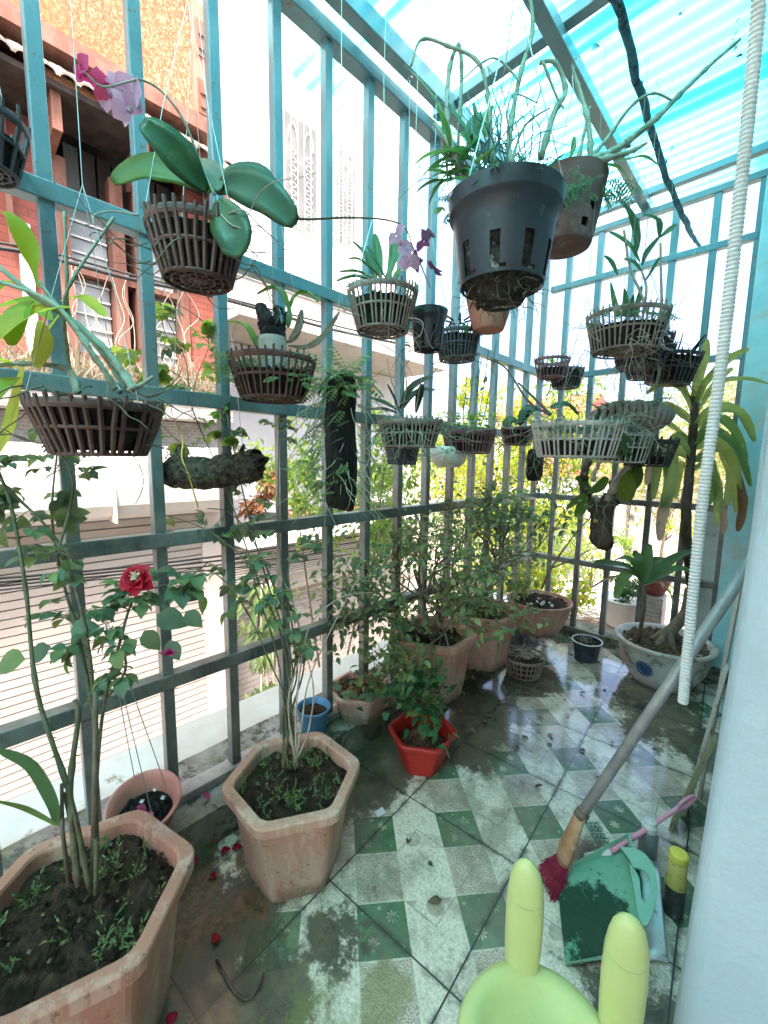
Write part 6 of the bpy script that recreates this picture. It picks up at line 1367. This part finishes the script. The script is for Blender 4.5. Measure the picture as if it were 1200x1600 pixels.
root = empty('pink_brush', pp[0], 'brush with a long shiny pink handle ending in a loop, resting across the small bottle', 'brush')
ph.tube([p_-pp[0] for p_ in pp[:L*2//3]], [.0075, .0065], 12); lc = pp[-5]-pp[0]; a1 = (pp[-1]-pp[-8]).normalized(); s1 = a1.cross(-fw).normalized(); e0 = pp[L*2//3-1]-pp[0]; Lg = (pp[-1]-pp[0]-e0).length
ph.tube([e0+a1*(Lg*.5*(1-math.cos(a)))+s1*(.010*math.sin(a)) for a in [2*PI*k/28 for k in range(29)]], .005, 10, False)
M['pink'] = mat_noise('pink_handle', (.66, .26, .36), (.7, .3, .4), 9, .28, bmp=0); ph.build('handle', 'pink', root, True)
q = MB(); hp0 = V((0, 0, 0)); q.tube([V((0, 0, 0)), V((-.06, -.03, -.045))], [.009, .012], 10)
for i in range(120): p_ = V((-.03, -.015, -.02))+V((-.03, -.015, -.02))*R.uniform(-1, 1); q.tube([p_, p_+V((R.gauss(0, .006), R.gauss(0, .006), -.02))], .0007, 3)
q.build('head', 'white_wire', root)
sb_ = MB(); s0, s1_ = WZ(925, 1285, .02), WZ(955, 1340, .02); axs = (s1_-s0)
for k in range(7):
    for row in (-.014, 0, .014):
        c_ = s0.lerp(s1_, k/6)+V((axs.y, -axs.x, 0)).normalized()*row+V((0, 0, -.006)); ring = [c_+V((math.cos(a)*.008, math.sin(a)*.008, .004*math.sin(a*2)+.004*(k % 2))) for a in [2*PI*j/12 for j in range(13)]]; sb_.tube(ring, .0022, 5, False)
for row in (-.014, 0, .014): pv = V((axs.y, -axs.x, 0)).normalized()*row; sb_.tube([s0+pv+V((0, 0, -.006)), s1_+pv+V((0, 0, -.006))], .0022, 5)
tag(sb_.build('looped_mat', mat_noise('loop_green', (.10, .20, .15), (.16, .28, .22), 20, .5, bmp=0), None, True), 'small dark green mat of plastic loops lying beside the broom head', 'mat')
lint = MB()
for i in range(900):
    p_ = WZ(918, 1325, .02)+V((R.gauss(0, .018), R.gauss(0, .025), R.uniform(-.016, .012))); lint.tube([p_, p_+rv(.008)], .0005, 3)
tag(lint.build('dust_clump', 'stem_tan', None), kind='stuff')
# bits on the floor
hk_ = MB(); hk_.tube(smooth([WZ(338, 1500, .006), WZ(352, 1525, .006), WZ(370, 1552, .006), WZ(388, 1560, .006), WZ(402, 1545, .008), WZ(412, 1520, .014)], 5), .0032, 7); tag(hk_.build('bent_wire', 'bark', None, True), 'bent dark wire hook lying on the tiles in front of the pots', 'wire')
cd_ = MB(); c_ = WZ(594, 1270, .004); u1 = (WZ(604, 1264, .004)-c_).normalized()*.017; u2 = V((-u1.y, u1.x, 0))*.62; cd_.add([c_-u1-u2, c_+u1-u2, c_+u1+u2+V((0, 0, .006)), c_-u1+u2+V((0, 0, .004))], [(0, 1, 2, 3)]); tag(cd_.build('paper_scrap', mat_noise('paper', (.6, .62, .66), (.66, .68, .7), 30, .5, (.4, .25, .3), 60, (.6, .66), 0), None, solid=.001), 'tiny white card scrap lying on the tiles near peach pot', 'scrap')
PG = 'rose petals fallen on floor and ledge'
for i, (x, y, z) in enumerate(((300, 1245, .12), (318, 1232, .12), (335, 1225, .12), (328, 1250, .12), (340, 1320, 0), (305, 1355, 0), (338, 1373, 0), (345, 1336, 0), (330, 1475, 0), (272, 1585, 0), (283, 1218, .12), (362, 1330, 0))):
    q = MB(); q.leaf(V((0, 0, .006)), ru()*V((1, 1, .1)), (0, 0, 1), R.uniform(.022, .034), .024, R.uniform(-.7, .7), .3, 8); red = y > 1300
    o = q.build('rose_petal', 'petal_red' if red else 'petal_magenta', None, True, solid=.0006); o.location = WZ(x, y, z); tag(o, 'dark red rose petal fallen on the tiled floor' if red else 'magenta rose petal fallen on the mossy ledge', 'petal', PG+(' tiles' if red else ''))
for i in range(46):
    q = MB()
    if i < 14: x, y = ((668, 1352), (690, 1408), (637, 1320), (735, 1203), (812, 1170), (860, 1162), (905, 1082), (945, 1080), (960, 1086), (835, 1230), (930, 1215), (955, 1160), (1025, 1170), (820, 1082))[i]
    else: x, y = R.gauss(780, 60), R.gauss(1120, 45)
    x = max(min(x, 1020), 560+ (1300-y)*.2)
    q.leaf(V((0, 0, .004)), ru()*V((1, 1, .05)), (0, 0, 1), R.uniform(.02, .042), R.uniform(.012, .022), R.uniform(-.4, .8), .25, 4)
    mt = R.choice(('leaf_dead', 'stem_brown', 'stem_brown', 'leaf_tan')); o = q.build('dead_leaf', mt, None, True, solid=.0008); o.location = WZ(x, y, 0)
    tag(o, 'small curled brown dead leaf lying on the wet tiles', 'dead leaf', 'dead leaves scattered over the wet tiles')
# ================================================================== GREENERY AND TOWN OUTSIDE
def crown(root, blobs, n, ls, mat, name='crown', flat=.8):
    q = MB(); tw = sum(b_[1]**2 for b_ in blobs)
    for c_, r_ in blobs:
        nn = int(n*r_**2/tw); subs = [V(c_)+ru()*r_*R.uniform(.3, 1) for k in range(max(4, nn//28))]
        for i in range(nn):
            s_ = R.choice(subs); p_ = s_+rv(r_*.16); p_.z = s_.z+(p_.z-s_.z)*flat; q.leaf(p_, ru()+V((0, 0, -.2)), V((0, 0, 1))+rv(.6), ls*R.uniform(.6, 1.3), ls*R.uniform(.4, .6), .3, .1, 2)
    return q.build(name, mat, root)
def tree(label, base, h, blobs, n, ls, mat, group='trees beyond the railing', r=.05, name='tree'):
    t_ = empty(name, base, label, 'tree', group); q = MB()
    q.tube(smooth([(0, 0, 0), (R.gauss(0, .05), R.gauss(0, .05), h*.4), (R.gauss(0, .08), 0, h*.8)], 4), [r, r*.5], 8)
    for c_, r_ in blobs: q.tube(smooth([(0, 0, h*.45), V((0, 0, h*.45)).lerp(V(c_), .5)+rv(.05), V(c_)], 4), [r*.45, r*.12], 6)
    q.build('trunk', 'stem_brown', t_, True); crown(t_, blobs, n, ls, mat); return t_
GZ = -2.6
tree('yellow-green tree filling the gap right of the white house', (-5.6, 9.0, GZ), 4, [((0, 0, 3.0), 1.0), ((.9, .4, 3.6), 1.0), ((-.8, 0, 4.1), .9), ((.3, .2, 4.9), .9), ((1.6, .3, 4.3), .9), ((-.2, 0, 5.5), .6)], 5200, .13, 'leaf_yellow')
tree('taller bright green tree seen between the far side railing bars', (-3.9, 9.6, GZ), 4, [((0, 0, 3.2), 1.0), ((.8, 0, 4.0), .9), ((-.6, .2, 4.6), .9), ((.3, 0, 5.2), .8), ((-.2, 0, 2.2), .9)], 4600, .12, 'leaf_bright')
tree('low sunlit tree behind the railing corner', (-2.9, 6.4, GZ), 2.4, [((0, 0, 1.8), .8), ((-.9, .2, 2.2), .7), ((.6, .3, 2.6), .6), ((-.3, 0, 3.0), .6)], 3600, .09, 'leaf_yellow')
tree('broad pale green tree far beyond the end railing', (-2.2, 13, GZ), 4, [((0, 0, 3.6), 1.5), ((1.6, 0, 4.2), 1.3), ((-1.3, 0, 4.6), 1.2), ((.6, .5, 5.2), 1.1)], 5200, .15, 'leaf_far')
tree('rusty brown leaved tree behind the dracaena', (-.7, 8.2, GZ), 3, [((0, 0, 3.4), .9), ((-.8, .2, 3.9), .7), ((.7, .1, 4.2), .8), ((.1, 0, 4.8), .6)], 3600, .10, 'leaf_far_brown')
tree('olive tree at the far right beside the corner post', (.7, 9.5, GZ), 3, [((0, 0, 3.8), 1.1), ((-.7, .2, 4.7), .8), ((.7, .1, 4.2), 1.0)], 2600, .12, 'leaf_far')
tree('small leafy tree pressing against the side railing beside the white house', (-2.3, 1.95, GZ), 2.6, [((0, -.1, 3.55), .34), ((-.2, -.3, 3.85), .30), ((.1, .35, 3.9), .34), ((.25, .1, 3.3), .3), ((-.1, .6, 3.4), .34)], 2600, .06, 'leaf_bright', r=.03)
tree('dense grey-green bush tree outside the middle of side railing', (-2.2, 3.6, GZ), 2.4, [((0, 0, 2.7), .5), ((.2, .5, 3.1), .45), ((-.3, 0, 3.2), .4), ((.3, .9, 2.8), .45)], 2800, .06, 'leaf_dull', r=.03)
tree('light green sapling outside the far end of side railing', (-1.95, 4.3, GZ), 2.6, [((0, 0, 2.6), .4), ((.1, .2, 3.2), .4), ((-.2, .1, 3.8), .3), ((.2, .1, 4.2), .22)], 1900, .06, 'leaf_yellow', r=.025)
# shrubs on the terrace beyond the end rail
for i, (x, y, r_, m_, lb) in enumerate(((-1.45, 4.0, .34, 'leaf_yellow', 'yellow-green bush just beyond the left corner of the end railing'), (-.95, 5.2, .42, 'leaf_bright', 'bright bush behind the hanging driftwood'), (-.35, 4.6, .30, 'leaf_far', 'grey-green bush behind the cordyline seedling'), (-.05, 5.6, .5, 'leaf_far_brown', 'brownish bush behind the trunk of the dracaena'), (-1.7, 5.6, .5, 'leaf_bright', 'large bush behind the leaning twig of the bowl pot'), (-.6, 6.8, .5, 'leaf_yellow', 'farthest yellow bush at the back edge of terrace'))):
    t_ = empty('bush', (x, y, -.42), lb, 'bush', 'bushes beyond the end railing'); q = MB()
    for k in range(7): q.tube(smooth([(0, 0, 0), V((R.gauss(0, .1), R.gauss(0, .1), r_*.7)), V((R.gauss(0, r_*.5), R.gauss(0, r_*.5), r_*1.5))], 3), [.010, .003], 4)
    q.build('stem', 'stem_brown', t_, True); crown(t_, [((0, 0, r_), r_*.8), ((r_*.5, 0, r_*1.3), r_*.5), ((-r_*.6, .1, r_*1.5), r_*.45)], 800, .055, m_, 'foliage')
# dry twig heap
q = MB()
for i in range(900):
    p_ = V((R.uniform(-1.5, .2), R.uniform(3.45, 4.6), -.40+R.random()**2*.22)); a = R.gauss(.2, .6); d_ = V((math.cos(a), math.sin(a), R.gauss(0, .15))); L_ = R.uniform(.1, .35); q.tube([p_-d_*L_/2, p_+rv(.01), p_+d_*L_/2], R.uniform(.002, .005), 3)
tag(q.build('twig_heap', mat_noise('dry_twig', (.30, .22, .18), (.45, .36, .3), 9, .9, bmp=0), None), 'heap of dry pinkish brown twigs spread on the ground beyond end railing', 'twigs', kind='stuff')
wb2 = empty('white_basin_plant', (-.86, 3.66, -.42), 'white basin with a dark leafy plant on the ground beyond the end railing', 'potted plant')
q = MB(); q.lathe([(0, .35), (.10, .35), (.16, .56), (.175, .575), (.165, .58), (.15, .56), (0, .55)], 32); q.build('pot', 'white_paint', wb2, True)
q = MB(); q.cbox((0, 0, .17), (.2, .2, .34)); q.build('stand', 'stone', wb2); crown(wb2, [((0, 0, .66), .14)], 260, .05, 'leaf_dark', 'foliage')
rp = empty('red_basin_plant', (-.63, 3.52, -.42), 'dark red bowl with brown strap leaves on a block behind the cordyline seedling', 'potted plant')
q = MB(); q.lathe([(0, .70), (.06, .70), (.10, .80), (.115, .83), (.10, .83), (0, .81)], 28); q.build('pot', mat_noise('maroon', (.13, .03, .025), (.17, .045, .035), 9, .5, bmp=0), rp, True)
q = MB(); q.cbox((0, 0, .345), (.14, .14, .69)); q.build('stand', 'stone', rp); straps(rp, (0, 0, .8), 7, .2, .04, 'leaf_dead', 1.0, .9)
# planks on the terrace, low wall
for i, (x, y, a_, l_) in enumerate(((-.5, 4.9, .1, 1.4), (-.2, 5.2, -.05, 1.6), (-.9, 5.6, .2, 1.2))):
    q = MB(); q.cbox((0, 0, .02), (l_, .22, .03)); o = q.build('loose_board', 'pale_concrete', None, bevel=.004); o.location = (x, y, -.418+i*.0); o.rotation_euler = (0, 0, a_); tag(o, ('short pale board lying nearest the twig heap', 'longest pale board lying on the ground beyond the twigs', 'slanted pale board lying farthest left beyond the twigs')[i], 'board', 'boards on the ground beyond the end railing')
# distant buildings
def bld(label, x, y, w_, d_, h_, wallm, roofm, rh=.9, win=3):
    b_ = empty('distant_house', (x, y, GZ), label, 'house', 'houses in the distance'); q = MB(); q.box((-w_/2, -d_/2, 0), (w_/2, d_/2, h_)); q.build('wall', wallm, b_)
    q = MB(); q.add([(-w_/2-.2, -d_/2-.2, h_), (w_/2+.2, -d_/2-.2, h_), (w_/2+.2, d_/2+.2, h_), (-w_/2-.2, d_/2+.2, h_), (-w_/2-.2, 0, h_+rh), (w_/2+.2, 0, h_+rh)], [(0, 1, 5, 4), (2, 3, 4, 5), (0, 4, 3), (1, 2, 5), (3, 2, 1, 0)]); q.build('roof', roofm, b_)
    for k in range(win):
        for f_ in range(max(1, int(h_/2.2))):
            x_ = -w_/2+w_*(k+.5)/win; q = MB(); q.box((x_-.22, -d_/2-.03, .9+f_*1.5), (x_+.22, -d_/2-.001, 1.7+f_*1.5)); q.build('window', 'glass', b_)
M['tile_red'] = mat_noise('tile_red', (.42, .08, .07), (.5, .13, .10), 3, .8, bmp=.3)
bld('red roofed low house straight beyond the railing corner', -6.6, 18, 4.0, 3, 3.3, 'white_paint', 'tile_red')
bld('white block of flats with small dark windows beyond the railing corner', -4.6, 12.0, 2.0, 2, 2.4, 'white_paint', 'beige', .2, 4)
bld('tall house with red roof far beyond the small corner baskets', -10.5, 25, 5, 4, 6.4, 'beige', 'tile_red', 1.2)
bld('pale pink long building behind the end railing', -1.2, 20, 6.0, 3, 2.6, 'beige', 'roof_tile', .5, 5)
bld('grey house at the right behind the olive tree', 3.2, 18, 5, 3, 3.2, 'white_paint', 'roof_tile', .7)
for i, (x, y, s_) in enumerate(((-16, 30, 3.2), (-9, 32, 3.0), (-2, 30, 3.0), (4, 28, 2.8), (-24, 34, 4))):
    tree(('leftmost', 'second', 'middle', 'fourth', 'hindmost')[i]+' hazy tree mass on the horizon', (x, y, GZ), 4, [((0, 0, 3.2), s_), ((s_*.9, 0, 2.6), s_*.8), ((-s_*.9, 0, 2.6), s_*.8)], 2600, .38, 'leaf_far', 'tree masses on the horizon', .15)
# hanging plants on the shop pillar across the alley, and pots on its ledge
vp = empty('wall_plant', (-4.3, 2.45, -2.6), 'dangling long-leaved plant against the pillar between the two roller shutters', 'plant')
q = MB(); 
for i in range(260):
    p_ = V((R.uniform(0, .15), R.gauss(0, .14), R.choice((R.uniform(1.5, 2.4), R.uniform(.6, 1.2))))); q.leaf(p_, V((R.uniform(0, .5), R.gauss(0, .5), -1)), V((1, 0, .3)), R.uniform(.18, .34), .05, .3, .2, 4)
q.build('foliage', 'leaf_dull', vp, True)
for k in range(3): q = MB(); q.tube(smooth([(.05, -.1+.1*k, 0), (.06, -.08+.08*k, 1.2), (.05, -.05+.06*k, 2.4)]), .015, 5); q.build('stem', 'stem_tan', vp, True)
for i in range(5):
    t_ = empty('ledge_plant', (-4.35, 2.5+i*.5, .35), ('reddish coleus', 'leafy green plant', 'pale strap leaved plant', 'tall bushy plant', 'green spider plant')[i]+' in a pot on the ledge of the white house', 'potted plant', 'plants on the ledge of the white house')
    q = MB(); q.lathe([(0, 0), (.12, 0), (.17, .2), (.18, .22), (0, .2)], 20); q.build('pot', 'terracotta_dark' if i % 2 else 'navy_plastic', t_, True); crown(t_, [((0, 0, .42), .24), ((0, .1, .7), .2)], 260, .12, ('leaf_dead', 'leaf_bright', 'leaf_dull', 'leaf_bright', 'leaf_dull')[i], 'foliage')
q = MB(); q.box((-4.78, 2.2, .22), (-4.15, 5.3, .34)); tag(q.build('plant_ledge', 'white_paint', None, bevel=.01), 'white concrete ledge carrying pots in front of the white house', 'ledge')
